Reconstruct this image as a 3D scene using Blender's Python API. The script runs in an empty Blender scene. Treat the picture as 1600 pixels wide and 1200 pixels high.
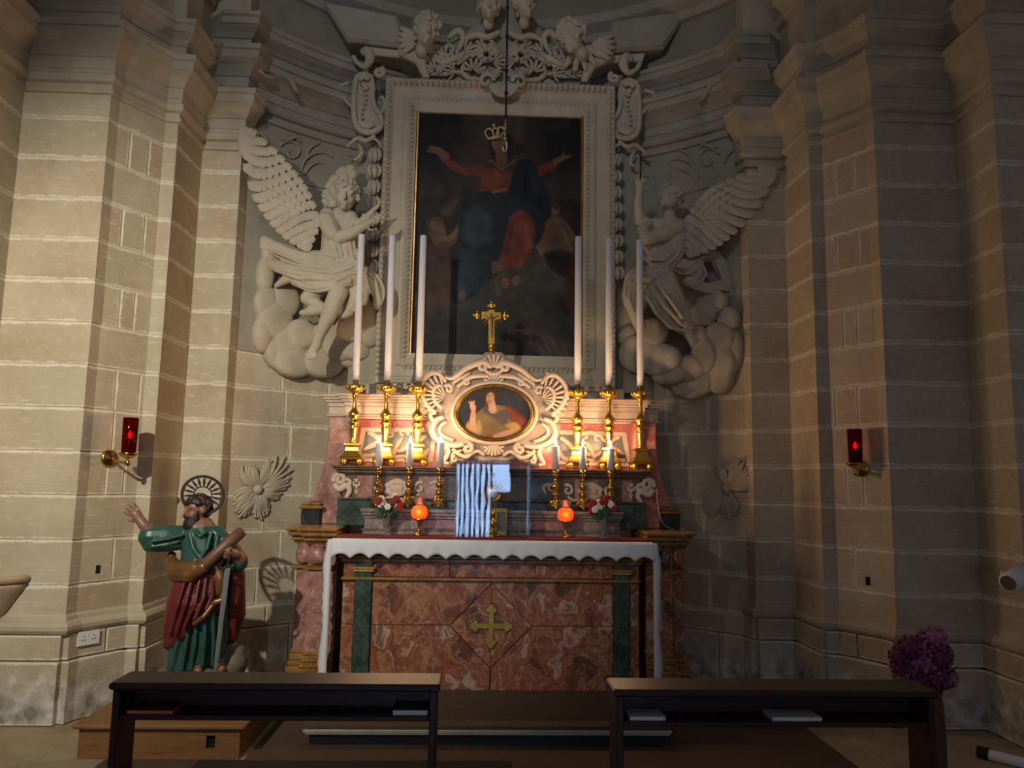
import bpy, math, random
import numpy as np
from mathutils import Vector, Matrix
random.seed(7)
PI = math.pi
scn = bpy.context.scene
col = scn.collection

# ------------------------------------------------------------------ camera
F = 1200.0
CAM = np.array([-0.09, 0.0, 1.55])
_p, _r, _y = map(math.radians, (7.3, 0.95, 2.3))
FWD = np.array([math.sin(_y)*math.cos(_p), math.cos(_y)*math.cos(_p), math.sin(_p)])
_rt = np.array([math.cos(_y), -math.sin(_y), 0.0])
_up = np.cross(_rt, FWD)
RT = _rt*math.cos(_r) + _up*math.sin(_r)
UP = -_rt*math.sin(_r) + _up*math.cos(_r)
cd = bpy.data.cameras.new('camera'); cam = bpy.data.objects.new('camera', cd); col.objects.link(cam)
cd.sensor_width = 36.0; cd.lens = F*36.0/1600.0; cd.clip_start = 0.05
_m = Matrix.Identity(4)
for i in range(3):
    _m[i][0], _m[i][1], _m[i][2], _m[i][3] = RT[i], UP[i], -FWD[i], CAM[i]
cam.matrix_world = _m
scn.camera = cam

# ------------------------------------------------------------------ view, world, lamps of the nave
scn.view_settings.view_transform = 'Standard'
scn.view_settings.look = 'None'
scn.view_settings.gamma = 1.0
scn.view_settings.use_curve_mapping = False
scn.view_settings.exposure = 0.0
w = bpy.data.worlds.new('world'); scn.world = w; w.use_nodes = True
w.node_tree.nodes['Background'].inputs[0].default_value = (0.95, 0.88, 1.0, 1)
w.node_tree.nodes['Background'].inputs[1].default_value = 0.085

def lamp(name, kind, loc, energy, color, target=None, parent=None, **kw):
    d = bpy.data.lights.new(name, kind); d.energy = energy; d.color = color
    for k, v in kw.items(): setattr(d, k, v)
    o = bpy.data.objects.new(name, d); col.objects.link(o); o.location = loc
    if target is not None:
        o.rotation_euler = (Vector(target)-Vector(loc)).to_track_quat('-Z', 'Y').to_euler()
    if parent: o.parent = parent
    return o
# ceiling spot of the nave, high on the left, aimed at the statue and the left of the altar
lamp('nave_spot', 'SPOT', (-2.5, 1.0, 3.6), 660, (1.0, 0.92, 0.79), target=(-2.2, 5.5, 1.9),
     spot_size=math.radians(73), spot_blend=1.0, shadow_soft_size=0.03)
# pale daylight from a clerestory window high in the nave, falling on the top of the apse
lamp('clerestory_daylight', 'SPOT', (-1.6, -0.5, 6.1), 300, (0.82, 0.89, 1.0), target=(-0.3, 6.7, 5.1),
     spot_size=math.radians(54), spot_blend=1.0, shadow_soft_size=0.35)
# weaker spot over the middle of the nave, for the painting
lamp('nave_spot_middle', 'SPOT', (-0.95, 0.6, 2.6), 90, (1.0, 0.90, 0.78), target=(-0.45, 5.9, 1.5),
     spot_size=math.radians(46), spot_blend=1.0, shadow_soft_size=0.025)

# ------------------------------------------------------------------ pixel -> place
def ray(x, y): return FWD + RT*(x-800)/F + UP*(600-y)/F
def P(x, y, Y):
    d = ray(x, y); return Vector(CAM + d*(Y/d[1]))
def PZ(x, y, Z):
    d = ray(x, y); return Vector(CAM + d*((Z-CAM[2])/d[2]))
def S(Y): return Y/F*1.02            # metres per pixel at depth Y

# ------------------------------------------------------------------ materials
MATS = {}
def lin(c):
    return tuple((v/12.92 if v <= 0.04045 else ((v+0.055)/1.055)**2.4) for v in c)
def rgb(r, g, b): return lin((r/255, g/255, b/255)) + (1.0,)
class NT:
    def __init__(s, name):
        m = bpy.data.materials.new(name); m.use_nodes = True; s.m = m; s.t = m.node_tree
        s.b = s.t.nodes['Principled BSDF']; MATS[name] = m
    def n(s, typ, **kw):
        nd = s.t.nodes.new(typ)
        for k, v in kw.items():
            if k.startswith('i_'): nd.inputs[k[2:].replace('_', ' ')].default_value = v
            else: setattr(nd, k, v)
        return nd
    def l(s, a, b): s.t.links.new(a, b)
    def pos(s, scale=(1, 1, 1)):
        g = s.n('ShaderNodeNewGeometry'); mp = s.n('ShaderNodeMapping'); mp.inputs['Scale'].default_value = scale
        s.l(g.outputs['Position'], mp.inputs['Vector']); return mp.outputs[0]
    def obj(s, scale=(1, 1, 1)):
        g = s.n('ShaderNodeTexCoord'); mp = s.n('ShaderNodeMapping'); mp.inputs['Scale'].default_value = scale
        s.l(g.outputs['Object'], mp.inputs['Vector']); return mp.outputs[0]
    def noise(s, vec, scale, detail=4, rough=0.55, dist=0.0):
        nd = s.n('ShaderNodeTexNoise'); nd.inputs['Scale'].default_value = scale
        nd.inputs['Detail'].default_value = detail; nd.inputs['Roughness'].default_value = rough
        nd.inputs['Distortion'].default_value = dist
        if vec is not None: s.l(vec, nd.inputs['Vector'])
        return nd.outputs['Fac']
    def ramp(s, fac, stops, interp='LINEAR'):
        r = s.n('ShaderNodeValToRGB'); e = r.color_ramp.elements; r.color_ramp.interpolation = interp
        while len(e) < len(stops): e.new(0.5)
        for k, (p, c) in enumerate(stops):
            e[k].position = p; e[k].color = c if len(c) == 4 else tuple(c)+(1,)
        s.l(fac, r.inputs[0]); return r.outputs[0]
    def mix(s, fac, a, b, mode='MIX'):
        m = s.n('ShaderNodeMix', data_type='RGBA', blend_type=mode)
        for v, i in ((fac, 0), (a, 6), (b, 7)):
            if hasattr(v, 'is_output'): s.l(v, m.inputs[i])
            else: m.inputs[i].default_value = v
        return m.outputs[2]
    def math(s, op, a, b=0.0, c=None):
        m = s.n('ShaderNodeMath', operation=op)
        for v, i in ((a, 0), (b, 1), (c, 2)):
            if v is None: continue
            if hasattr(v, 'is_output'): s.l(v, m.inputs[i])
            else: m.inputs[i].default_value = v
        return m.outputs[0]
    def bump(s, h, strength=0.3, dist=0.01):
        b = s.n('ShaderNodeBump'); b.inputs['Strength'].default_value = strength; b.inputs['Distance'].default_value = dist
        s.l(h, b.inputs['Height']); s.l(b.outputs[0], s.b.inputs['Normal'])
    def color(s, c):
        if hasattr(c, 'is_output'): s.l(c, s.b.inputs['Base Color'])
        else: s.b.inputs['Base Color'].default_value = c
    def set(s, **kw):
        for k, v in kw.items(): s.b.inputs[k.replace('_', ' ')].default_value = v
BW = lambda v: (v, v, v, 1)

def m_stone():
    t = NT('limestone'); p = t.pos()
    oi = t.n('ShaderNodeObjectInfo')
    tone = t.ramp(oi.outputs['Random'], [(0, rgb(178, 164, 134)), (0.3, rgb(194, 182, 154)), (0.55, rgb(186, 170, 138)), (0.8, rgb(184, 160, 134)), (1, rgb(200, 190, 164))])
    n1 = t.noise(p, 2.3, 5); n2 = t.noise(p, 14, 6, 0.6)
    c = t.mix(0.5, tone, t.ramp(n1, [(0.3, rgb(168, 152, 120)), (0.7, rgb(206, 195, 168))]))
    c = t.mix(t.ramp(n2, [(0.52, BW(0)), (0.75, BW(0.35))]), c, rgb(222, 212, 184))
    ps = t.pos((3, 3, 22)); n3 = t.noise(ps, 2.2, 5, 0.65)
    pits = t.ramp(n3, [(0.6, BW(0)), (0.68, BW(0.55))])
    c = t.mix(pits, c, rgb(226, 216, 190))
    # damp bloom low on the walls, patchy
    g = t.n('ShaderNodeNewGeometry'); sx = t.n('ShaderNodeSeparateXYZ'); t.l(g.outputs['Position'], sx.inputs[0])
    hz = t.math('MULTIPLY_ADD', sx.outputs['Z'], -2.2, 1.15)
    nn = t.noise(p, 4.5, 6, 0.65)
    dm = t.ramp(t.math('MULTIPLY', hz, nn), [(0.22, BW(0)), (0.38, BW(0.9))])
    dc = t.ramp(t.noise(p, 9, 5), [(0.35, rgb(120, 116, 104)), (0.5, rgb(186, 180, 164)), (0.68, rgb(226, 222, 210))])
    c = t.mix(dm, c, dc)
    # pale pointing smeared over the block edges (uv in metres from the edges)
    u1 = t.n('ShaderNodeUVMap', uv_map='UVMap'); u2 = t.n('ShaderNodeUVMap', uv_map='edge')
    a = t.n('ShaderNodeSeparateXYZ'); t.l(u1.outputs[0], a.inputs[0]); b = t.n('ShaderNodeSeparateXYZ'); t.l(u2.outputs[0], b.inputs[0])
    d = t.math('MINIMUM', t.math('MINIMUM', a.outputs[0], a.outputs[1]), t.math('MINIMUM', b.outputs[0], b.outputs[1]))
    dd = t.math('SUBTRACT', d, t.math('MULTIPLY', t.math('SUBTRACT', t.noise(p, 11, 5, 0.7), 0.45), 0.05))
    mm = t.ramp(dd, [(0.0, BW(0.85)), (0.006, BW(0.6)), (0.012, BW(0))])
    c = t.mix(mm, c, rgb(232, 224, 202))
    t.color(c); t.set(Roughness=0.9)
    h = t.math('ADD', t.math('MULTIPLY', n2, 0.5), t.math('MULTIPLY', n3, 0.8)); t.bump(h, 0.35, 0.008)
def m_simple(name, c, rough=0.6, metal=0.0, nscale=0, c2=None, bump=0.0, bscale=40, **kw):
    t = NT(name)
    if c2 is not None:
        t.color(t.ramp(t.noise(t.pos(), nscale or 6, 5, 0.6), [(0.3, c), (0.7, c2)]))
    else: t.color(c)
    t.set(Roughness=rough, Metallic=metal, **kw)
    if bump: t.bump(t.noise(t.pos(), bscale, 4), bump, 0.004)
    return t
def m_marble(name, stops, scale, vein=None, vscale=2.2, dist=1.4, rough=0.22, vw=0.02, vf=0.6, sc=(1, 1, 1), rz=0):
    t = NT(name); p = t.pos(sc)
    if rz: p.node.inputs['Rotation'].default_value = (0, math.radians(rz), 0); p.node.inputs['Scale'].default_value = (1.35, 1, 0.8)
    oi = t.n('ShaderNodeObjectInfo'); va = t.n('ShaderNodeVectorMath', operation='MULTIPLY_ADD')
    t.l(oi.outputs['Random'], va.inputs[0]); va.inputs[1].default_value = (7.3, 3.1, 5.7); t.l(p, va.inputs[2])
    pv = va.outputs[0]
    c = t.ramp(t.noise(pv, scale, 7, 0.6, dist), stops)
    if vein:
        n = t.noise(pv, vscale, 6, 0.6, 1.0)
        d = t.math('ABSOLUTE', t.math('SUBTRACT', n, 0.5))
        c = t.mix(t.ramp(d, [(0.0, BW(vf)), (vw, BW(0))]), c, vein)
        n = t.noise(pv, vscale*2.3, 5, 0.6, 0.6)
        d = t.math('ABSOLUTE', t.math('SUBTRACT', n, 0.53))
        c = t.mix(t.ramp(d, [(0.0, BW(vf*0.6)), (vw*0.7, BW(0))]), c, vein)
    t.color(c); t.set(Roughness=rough)
def m_wood(name, a, b, rough=0.35, axis=(14, 90, 90), s=1.0):
    t = NT(name); p = t.obj((1.2*s, 10*s, 10*s))
    t.color(t.ramp(t.noise(p, 3.0, 6, 0.6, 0.8), [(0.3, a), (0.7, b)])); t.set(Roughness=rough)
m_stone()
m_simple('mortar', rgb(222, 213, 190), 0.95, c2=rgb(196, 186, 160), nscale=14, bump=0.4)
m_simple('cornice_stone', rgb(172, 158, 132), 0.9, c2=rgb(200, 188, 162), nscale=3, bump=0.2)
m_simple('stucco', rgb(196, 184, 160), 0.75, c2=rgb(178, 165, 140), nscale=5, bump=0.08)
m_simple('stucco_wall', rgb(168, 160, 142), 0.85, c2=rgb(150, 142, 124), nscale=3, bump=0.1)
m_simple('stucco_cream', rgb(222, 200, 176), 0.6, c2=rgb(202, 178, 150), nscale=7)
m_simple('stucco_ground', rgb(184, 166, 146), 0.75, c2=rgb(160, 144, 126), nscale=7)
m_simple('flagstone', rgb(176, 160, 128), 0.7, c2=rgb(150, 134, 104), nscale=4, bump=0.15)
def m_breccia(name):
    t = NT(name); p = t.pos((1.2, 1, 0.9)); p.node.inputs['Rotation'].default_value = (0, math.radians(35), 0)
    oi = t.n('ShaderNodeObjectInfo'); va = t.n('ShaderNodeVectorMath', operation='MULTIPLY_ADD')
    t.l(oi.outputs['Random'], va.inputs[0]); va.inputs[1].default_value = (7.3, 3.1, 5.7); t.l(p, va.inputs[2])
    wn = t.n('ShaderNodeTexNoise'); wn.inputs['Scale'].default_value = 5.0; wn.inputs['Detail'].default_value = 5; t.l(va.outputs[0], wn.inputs['Vector'])
    wv = t.n('ShaderNodeVectorMath', operation='MULTIPLY_ADD'); t.l(wn.outputs['Color'], wv.inputs[0]); wv.inputs[1].default_value = (0.22, 0.22, 0.22); t.l(va.outputs[0], wv.inputs[2])
    vo = t.n('ShaderNodeTexVoronoi', feature='SMOOTH_F1'); vo.inputs['Scale'].default_value = 6.5; vo.inputs['Smoothness'].default_value = 0.7; t.l(wv.outputs[0], vo.inputs['Vector'])
    sp = t.n('ShaderNodeSeparateColor'); t.l(vo.outputs['Color'], sp.inputs[0])
    f = t.math('ADD', t.math('MULTIPLY', sp.outputs[0], 0.42), t.math('MULTIPLY', t.noise(wv.outputs[0], 4.2, 8, 0.66, 0.9), 0.62))
    c = t.ramp(f, [(0.30, rgb(84, 66, 54)), (0.39, rgb(132, 78, 56)), (0.46, rgb(170, 120, 82)), (0.51, rgb(128, 70, 52)), (0.57, rgb(160, 104, 74)), (0.62, rgb(134, 76, 58)), (0.67, rgb(192, 164, 138)), (0.71, rgb(142, 100, 78)), (0.78, rgb(112, 98, 84))])
    ve = t.n('ShaderNodeTexVoronoi', feature='DISTANCE_TO_EDGE'); ve.inputs['Scale'].default_value = 6.5; t.l(wv.outputs[0], ve.inputs['Vector'])
    gate = t.ramp(t.noise(va.outputs[0], 2.4, 3), [(0.48, BW(0)), (0.6, BW(1))])
    c = t.mix(t.math('MULTIPLY', t.ramp(ve.outputs['Distance'], [(0.0, BW(0.6)), (0.03, BW(0))]), gate), c, rgb(70, 48, 40))
    d = t.math('ABSOLUTE', t.math('SUBTRACT', t.noise(va.outputs[0], 3.4, 6, 0.6, 0.8), 0.5))
    c = t.mix(t.ramp(d, [(0.0, BW(0.5)), (0.01, BW(0))]), c, rgb(206, 186, 166))
    t.color(c); t.set(Roughness=0.24)
m_breccia('marble_red')
m_marble('marble_pink', [(0.3, rgb(158, 82, 70)), (0.45, rgb(194, 116, 100)), (0.6, rgb(182, 98, 84)), (0.75, rgb(212, 164, 148))], 4.0, rgb(214, 180, 166), 4.0, 1.6, vw=0.015, vf=0.5)
m_marble('marble_rose', [(0.3, rgb(112, 76, 66)), (0.5, rgb(158, 112, 98)), (0.7, rgb(186, 148, 132))], 5.0, rgb(206, 190, 176), 4.0, 1.6, vw=0.012, vf=0.5)
m_marble('marble_green', [(0.3, rgb(36, 50, 44)), (0.5, rgb(56, 74, 64)), (0.7, rgb(80, 98, 86))], 7.0, rgb(120, 150, 136), 6.0, 1.2, vw=0.012, vf=0.4)
m_marble('marble_black', [(0.3, rgb(22, 26, 26)), (0.7, rgb(52, 56, 54))], 7.0, rgb(120, 120, 112), 7.0, 1.0, vw=0.008, vf=0.4)
m_marble('marble_ochre', [(0.3, rgb(116, 82, 42)), (0.5, rgb(150, 110, 58)), (0.7, rgb(168, 130, 76))], 6.0, rgb(96, 62, 36), 4.0, 1.2, vw=0.015, vf=0.6)
m_marble('marble_grey', [(0.3, rgb(98, 86, 80)), (0.5, rgb(134, 118, 108)), (0.7, rgb(166, 152, 140))], 7.0, rgb(196, 182, 168), 5.0, 1.8, vw=0.012, vf=0.5)
m_marble('marble_brown', [(0.3, rgb(70, 50, 38)), (0.5, rgb(100, 76, 54)), (0.7, rgb(118, 96, 70))], 8.0, None, rough=0.3)
m_marble('inlay_grey', [(0.3, rgb(88, 92, 84)), (0.7, rgb(128, 128, 116))], 6.0, None, rough=0.35)
m_simple('gold', rgb(238, 196, 92), 0.28, 1.0, c2=rgb(214, 168, 64), nscale=20)
m_simple('gold_frame', rgb(186, 146, 70), 0.34, 1.0, c2=rgb(140, 104, 46), nscale=16)
m_simple('gold_flat', rgb(196, 164, 84), 0.45, 0.6, c2=rgb(168, 136, 62), nscale=20)
m_simple('brass', rgb(206, 168, 84), 0.22, 1.0)
m_simple('iron', rgb(58, 52, 48), 0.6, 0.6)
m_simple('silver', rgb(196, 190, 180), 0.35, 0.9)
m_simple('steel_blade', rgb(150, 150, 146), 0.35, 0.5)
m_wood('mahogany', rgb(42, 21, 16), rgb(66, 33, 23), 0.42)
m_wood('box_wood', rgb(120, 82, 46), rgb(150, 108, 62), 0.45)
m_simple('carpet', rgb(98, 78, 58), 1.0, c2=rgb(80, 62, 46), nscale=160, bump=0.5, bscale=300)
m_simple('strip_dark', rgb(58, 42, 32), 1.0, c2=rgb(46, 34, 26), nscale=160, bump=0.5, bscale=300)
m_simple('cloth_white', rgb(222, 224, 224), 0.8, bump=0.25, bscale=160)
m_simple('cloth_red', rgb(112, 34, 34), 0.75, bump=0.2, bscale=120)
m_simple('wax', rgb(214, 212, 210), 0.5)
m_simple('wick', rgb(30, 26, 22), 0.9)
m_simple('step_white', rgb(206, 198, 178), 0.5, c2=rgb(180, 170, 150), nscale=8)
m_simple('step_black', rgb(24, 26, 24), 0.5)
m_simple('plastic_white', rgb(232, 232, 228), 0.35)
m_simple('plastic_black', rgb(18, 18, 18), 0.5)
m_simple('paper_white', rgb(226, 224, 216), 0.7)
m_simple('paper_blue', rgb(72, 84, 108), 0.5, c2=rgb(40, 48, 68), nscale=30)
m_simple('paper_dark', rgb(42, 40, 44), 0.4, c2=rgb(120, 84, 60), nscale=22)
m_simple('paper_orange', rgb(216, 122, 44), 0.6)
m_simple('tunic_green', rgb(42, 76, 66), 0.38, c2=rgb(54, 94, 80), nscale=9)
m_simple('mantle_red', rgb(112, 44, 38), 0.34, c2=rgb(92, 32, 28), nscale=9)
m_simple('mantle_gold', rgb(134, 96, 58), 0.32, 0.3, c2=rgb(108, 74, 42), nscale=12)
m_simple('skin_paint', rgb(150, 112, 88), 0.4, c2=rgb(128, 90, 70), nscale=14)
m_simple('hair_paint', rgb(32, 25, 21), 0.5)
m_simple('scroll_paint', rgb(122, 88, 62), 0.45, c2=rgb(96, 66, 46), nscale=16)
m_simple('rock_paint', rgb(126, 114, 98), 0.85, c2=rgb(84, 76, 66), nscale=12, bump=0.5, bscale=25)
m_simple('eye_dark', rgb(20, 16, 14), 0.2)
m_simple('leaf_green', rgb(46, 78, 52), 0.55, c2=rgb(64, 98, 62), nscale=20)
m_simple('petal_red', rgb(150, 36, 44), 0.6)
m_simple('petal_white', rgb(230, 222, 214), 0.6)
m_simple('petal_mauve', rgb(190, 130, 164), 0.7, c2=rgb(150, 84, 124), nscale=40)
m_simple('petal_plum', rgb(138, 60, 100), 0.7, c2=rgb(104, 40, 76), nscale=40)
m_simple('vase_glass', rgb(210, 214, 208), 0.1, Transmission_Weight=0.85, IOR=1.2)
m_simple('vase_clay', rgb(88, 62, 48), 0.7)
m_simple('stone_font', rgb(176, 152, 124), 0.7, c2=rgb(196, 172, 144), nscale=4)
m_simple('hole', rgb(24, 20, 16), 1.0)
m_simple('cord', rgb(196, 186, 168), 0.6)
m_simple('crown_gold', rgb(206, 180, 120), 0.5, 0.4)
t = NT('red_glass'); t.color(rgb(150, 4, 18)); t.set(Roughness=0.06, Transmission_Weight=0.9, IOR=1.15)
t = NT('orange_glass'); t.color(rgb(255, 120, 40)); t.set(Roughness=0.3, Emission_Color=rgb(255, 84, 24), Emission_Strength=0.8)
t = NT('flame'); t.color((0, 0, 0, 1)); t.set(Emission_Color=(1, 0.72, 0.36, 1), Emission_Strength=26)
t = NT('flame_red'); t.color((0, 0, 0, 1)); t.set(Emission_Color=(1, 0.10, 0.06, 1), Emission_Strength=14)
t = NT('daylight_pane'); t.color((0, 0, 0, 1)); t.set(Emission_Color=(0.42, 0.62, 1, 1), Emission_Strength=9.0)
t = NT('acrylic')
_gl = t.n('ShaderNodeBsdfGlossy'); _gl.inputs['Roughness'].default_value = 0.01
_tr = t.n('ShaderNodeBsdfTransparent'); _tr.inputs[0].default_value = (0.93, 0.95, 0.96, 1)
_ms = t.n('ShaderNodeMixShader'); _fr = t.n('ShaderNodeFresnel'); _fr.inputs['IOR'].default_value = 1.5
_bp = t.n('ShaderNodeBump'); _bp.inputs['Strength'].default_value = 0.10; _bp.inputs['Distance'].default_value = 0.003
t.l(t.noise(t.pos((1, 1, 0.6)), 7, 1), _bp.inputs['Height'])
t.l(_bp.outputs[0], _gl.inputs['Normal']); t.l(_fr.outputs[0], _ms.inputs[0])
t.l(_tr.outputs[0], _ms.inputs[1]); t.l(_gl.outputs[0], _ms.inputs[2])
t.l(_ms.outputs[0], t.t.nodes['Material Output'].inputs['Surface'])
t = NT('painted_canvas'); _a = t.n('ShaderNodeVertexColor', layer_name='paint'); t.l(_a.outputs[0], t.b.inputs['Base Color'])
t.set(Roughness=0.6, Specular_IOR_Level=0.2); t.bump(t.noise(t.pos(), 130, 3), 0.15, 0.002)

# ------------------------------------------------------------------ mesh helpers
class MB:
    def __init__(s): s.v = []; s.f = []
    def add(s, v, f):
        o = len(s.v); s.v += [tuple(q) for q in v]; s.f += [tuple(i+o for i in q) for q in f]; return s
    def box(s, x0, x1, y0, y1, z0, z1):
        v = [(x, y, z) for z in (z0, z1) for y in (y0, y1) for x in (x0, x1)]
        return s.add(v, [(0, 2, 3, 1), (4, 5, 7, 6), (0, 1, 5, 4), (2, 6, 7, 3), (0, 4, 6, 2), (1, 3, 7, 5)])
    def bbox(s, x0, x1, y0, y1, z0, z1, b=0.004):
        """box with chamfered edges"""
        pts = []; 
        for k, (i, zz) in enumerate(((b, z0), (0, z0+b), (0, z1-b), (b, z1))):
            pts.append([(x0+i+b, y0+i, zz), (x1-i-b, y0+i, zz), (x1-i, y0+i+b, zz), (x1-i, y1-i-b, zz), (x1-i-b, y1-i, zz), (x0+i+b, y1-i, zz), (x0+i, y1-i-b, zz), (x0+i, y0+i+b, zz)])
        return s.rings(pts, True)
    def rings(s, rs, caps=True, closed=True):
        n = len(rs[0]); v = [p for r in rs for p in r]; f = []
        for a in range(len(rs)-1):
            for i in range(n if closed else n-1):
                j = (i+1) % n
                f.append((a*n+i, a*n+j, (a+1)*n+j, (a+1)*n+i))
        if caps and closed:
            f.append(tuple(range(n-1, -1, -1))); f.append(tuple(range((len(rs)-1)*n, len(rs)*n)))
        return s.add(v, f)
    def lathe(s, prof, c=(0, 0, 0), seg=20, sq=False, caps=True):
        rs = []
        for r, z in prof:
            r = max(r, 1e-4)
            if sq: rs.append([(c[0]+a*r, c[1]+b*r, c[2]+z) for a, b in ((-1, -1), (1, -1), (1, 1), (-1, 1))])
            else: rs.append([(c[0]+r*math.cos(2*PI*i/seg), c[1]+r*math.sin(2*PI*i/seg), c[2]+z) for i in range(seg)])
        return s.rings(rs, caps)
    def tube(s, pts, rad, seg=8, flat=1.0, fn=(0, -1, 0)):
        """tube through pts; flat scales the radius along fn"""
        pts = [Vector(p) for p in pts]; n = len(pts)
        if not hasattr(rad, '__len__'): rad = [rad]*n
        rs = []; fn = Vector(fn)
        for i in range(n):
            t = (pts[min(i+1, n-1)]-pts[max(i-1, 0)])
            if t.length < 1e-9: t = Vector((0, 0, 1))
            t.normalize()
            a = fn - t*fn.dot(t)
            if a.length < 0.05: a = t.orthogonal()
            a.normalize(); b = t.cross(a)
            rs.append([pts[i]+a*(rad[i]*flat*math.cos(2*PI*k/seg))+b*(rad[i]*math.sin(2*PI*k/seg)) for k in range(seg)])
        return s.rings(rs, True)
    def ell(s, c, r, R=None, seg=12, rg=8):
        c = Vector(c); rs = []
        for a in range(rg+1):
            th = PI*(a if 0 < a < rg else (0.02 if a == 0 else rg-0.02))/rg
            ring = []
            for k in range(seg):
                ph = 2*PI*k/seg
                p = Vector((r[0]*math.sin(th)*math.cos(ph), r[1]*math.sin(th)*math.sin(ph), -r[2]*math.cos(th)))
                if R is not None: p = R @ p
                ring.append(c+p)
            rs.append(ring)
        return s.rings(rs, True)
    def cap(s, p, q, r1, r2, seg=10):
        p = Vector(p); q = Vector(q); d = q-p
        if d.length < 1e-5: return s.ell(p, (r1, r1, r1))
        d.normalize(); pts = []; rr = []
        for k in range(5):
            a = PI/2*(1-k/4); pts.append(p-d*r1*math.sin(a)); rr.append(max(r1*math.cos(a), r1*0.03))
        for k in range(5):
            a = PI/2*k/4; pts.append(q+d*r2*math.sin(a)); rr.append(max(r2*math.cos(a), r2*0.03))
        return s.tube(pts, rr, seg)
    def prism(s, poly, y0, y1, bev=0.0):
        """polygon of (x,z) extruded from y0 (front) to y1"""
        n = len(poly); ar = sum(poly[i][0]*poly[(i+1) % n][1]-poly[(i+1) % n][0]*poly[i][1] for i in range(n))
        if ar < 0: poly = poly[::-1]
        rs = [[(x, y1, z) for x, z in poly], [(x, y0+bev, z) for x, z in poly]]
        if bev:
            inn = []
            for i in range(n):
                a, b, c = poly[i-1], poly[i], poly[(i+1) % n]
                d1 = Vector((b[0]-a[0], b[1]-a[1])); d2 = Vector((c[0]-b[0], c[1]-b[1]))
                if d1.length < 1e-9 or d2.length < 1e-9: inn.append(b); continue
                d1.normalize(); d2.normalize()
                n1 = Vector((-d1.y, d1.x)); n2 = Vector((-d2.y, d2.x)); m = (n1+n2)/max(0.4, 1+n1.dot(n2))
                inn.append((b[0]+m.x*bev, b[1]+m.y*bev))
            rs.append([(x, y0, z) for x, z in inn])
        return s.rings(rs[::-1], True)
    def build(s, name, mat, parent=None, smooth=False, loc=None):
        me = bpy.data.meshes.new(name); me.from_pydata(s.v, [], s.f); me.update()
        if smooth: me.polygons.foreach_set('use_smooth', [True]*len(me.polygons))
        return link(name, me, mat, parent)
def link(name, me, mat, parent=None):
    if mat and not me.materials: me.materials.append(MATS[mat])
    o = bpy.data.objects.new(name, me); col.objects.link(o)
    if parent: o.parent = parent; o.matrix_parent_inverse = parent_inv(parent)
    return o
def parent_inv(p):
    m = Matrix.Translation(p.location) if p.parent is None else p.matrix_world
    m = Matrix.LocRotScale(p.location, p.rotation_euler, p.scale)
    return (p.matrix_parent_inverse @ m).inverted() if p.parent is None else (chain(p)).inverted()
def chain(p):
    m = p.matrix_parent_inverse @ Matrix.LocRotScale(p.location, p.rotation_euler, p.scale)
    return m if p.parent is None else chain(p.parent) @ m
def tag(o, label, cat, group=None, kind=None):
    o['label'] = label; o['category'] = cat
    if group: o['group'] = group
    if kind: o['kind'] = kind
    return o
def thing(name, loc, label, cat, group=None):
    o = bpy.data.objects.new(name, None); col.objects.link(o); o.location = loc; o.empty_display_size = 0.05
    return tag(o, label, cat, group)
def struct(o):
    o['kind'] = 'structure'; return o
def copy_tree(o, delta, label=None, parent=None):
    c = o.copy(); col.objects.link(c)
    if parent is None: c.location = o.location + Vector(delta)
    else: c.parent = parent
    if label: c['label'] = label
    for ch in o.children: copy_tree(ch, delta, None, c)
    return c
def blob(name, mb, mat, parent, voxel=0.008, smooth=6, fac=0.6):
    """grow overlapping solids into one continuous carved surface"""
    me = bpy.data.meshes.new('tmp'); me.from_pydata(mb.v, [], mb.f); me.update()
    o = bpy.data.objects.new('tmp', me); col.objects.link(o)
    r = o.modifiers.new('r', 'REMESH'); r.mode = 'VOXEL'; r.voxel_size = voxel; r.use_smooth_shade = True
    if smooth:
        sm = o.modifiers.new('s', 'SMOOTH'); sm.iterations = smooth; sm.factor = fac
    dg = bpy.context.evaluated_depsgraph_get(); e = o.evaluated_get(dg)
    nm = bpy.data.meshes.new_from_object(e, depsgraph=dg)
    bpy.data.objects.remove(o); bpy.data.meshes.remove(me)
    nm.polygons.foreach_set('use_smooth', [True]*len(nm.polygons)); nm.name = name
    nm.materials.clear()
    return link(name, nm, mat, parent)
def spline(pts, n=6):
    """Catmull-Rom through tuples"""
    pts = [np.array(p, float) for p in pts]; out = []
    for i in range(len(pts)-1):
        a = pts[max(i-1, 0)]; b = pts[i]; c = pts[i+1]; d = pts[min(i+2, len(pts)-1)]
        for k in range(n):
            t = k/n; out.append(0.5*((2*b)+(c-a)*t+(2*a-5*b+4*c-d)*t*t+(-a+3*b-3*c+d)*t**3))
    out.append(pts[-1]); return out
def ptube(mb, pts, Y, n=5, seg=8, flat=1.0):
    """relief moulding: pts (px, py, radius px, proud m)"""
    q = spline(pts, n); s = S(Y)
    return mb.tube([P(a[0], a[1], Y-a[3]) for a in q], [max(a[2], 0.15)*s for a in q], seg, flat)
def spiral(cx, cy, r0, a0, turns, rw=2.0, d=0.02, n=16, shrink=0.2):
    """volute in pixels: from radius r0 at angle a0 (deg) curling in"""
    out = []
    for k in range(n+1):
        t = k/n; a = math.radians(a0)+turns*2*PI*t; r = r0*(1-(1-shrink)*t)
        out.append((cx+r*math.cos(a), cy-r*math.sin(a), rw*(1-0.35*t), d+0.006*t))
    return out
def ppoly(pts, Y): return [(lambda v: (v.x, v.z))(P(x, y, Y)) for x, y in pts]

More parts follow.
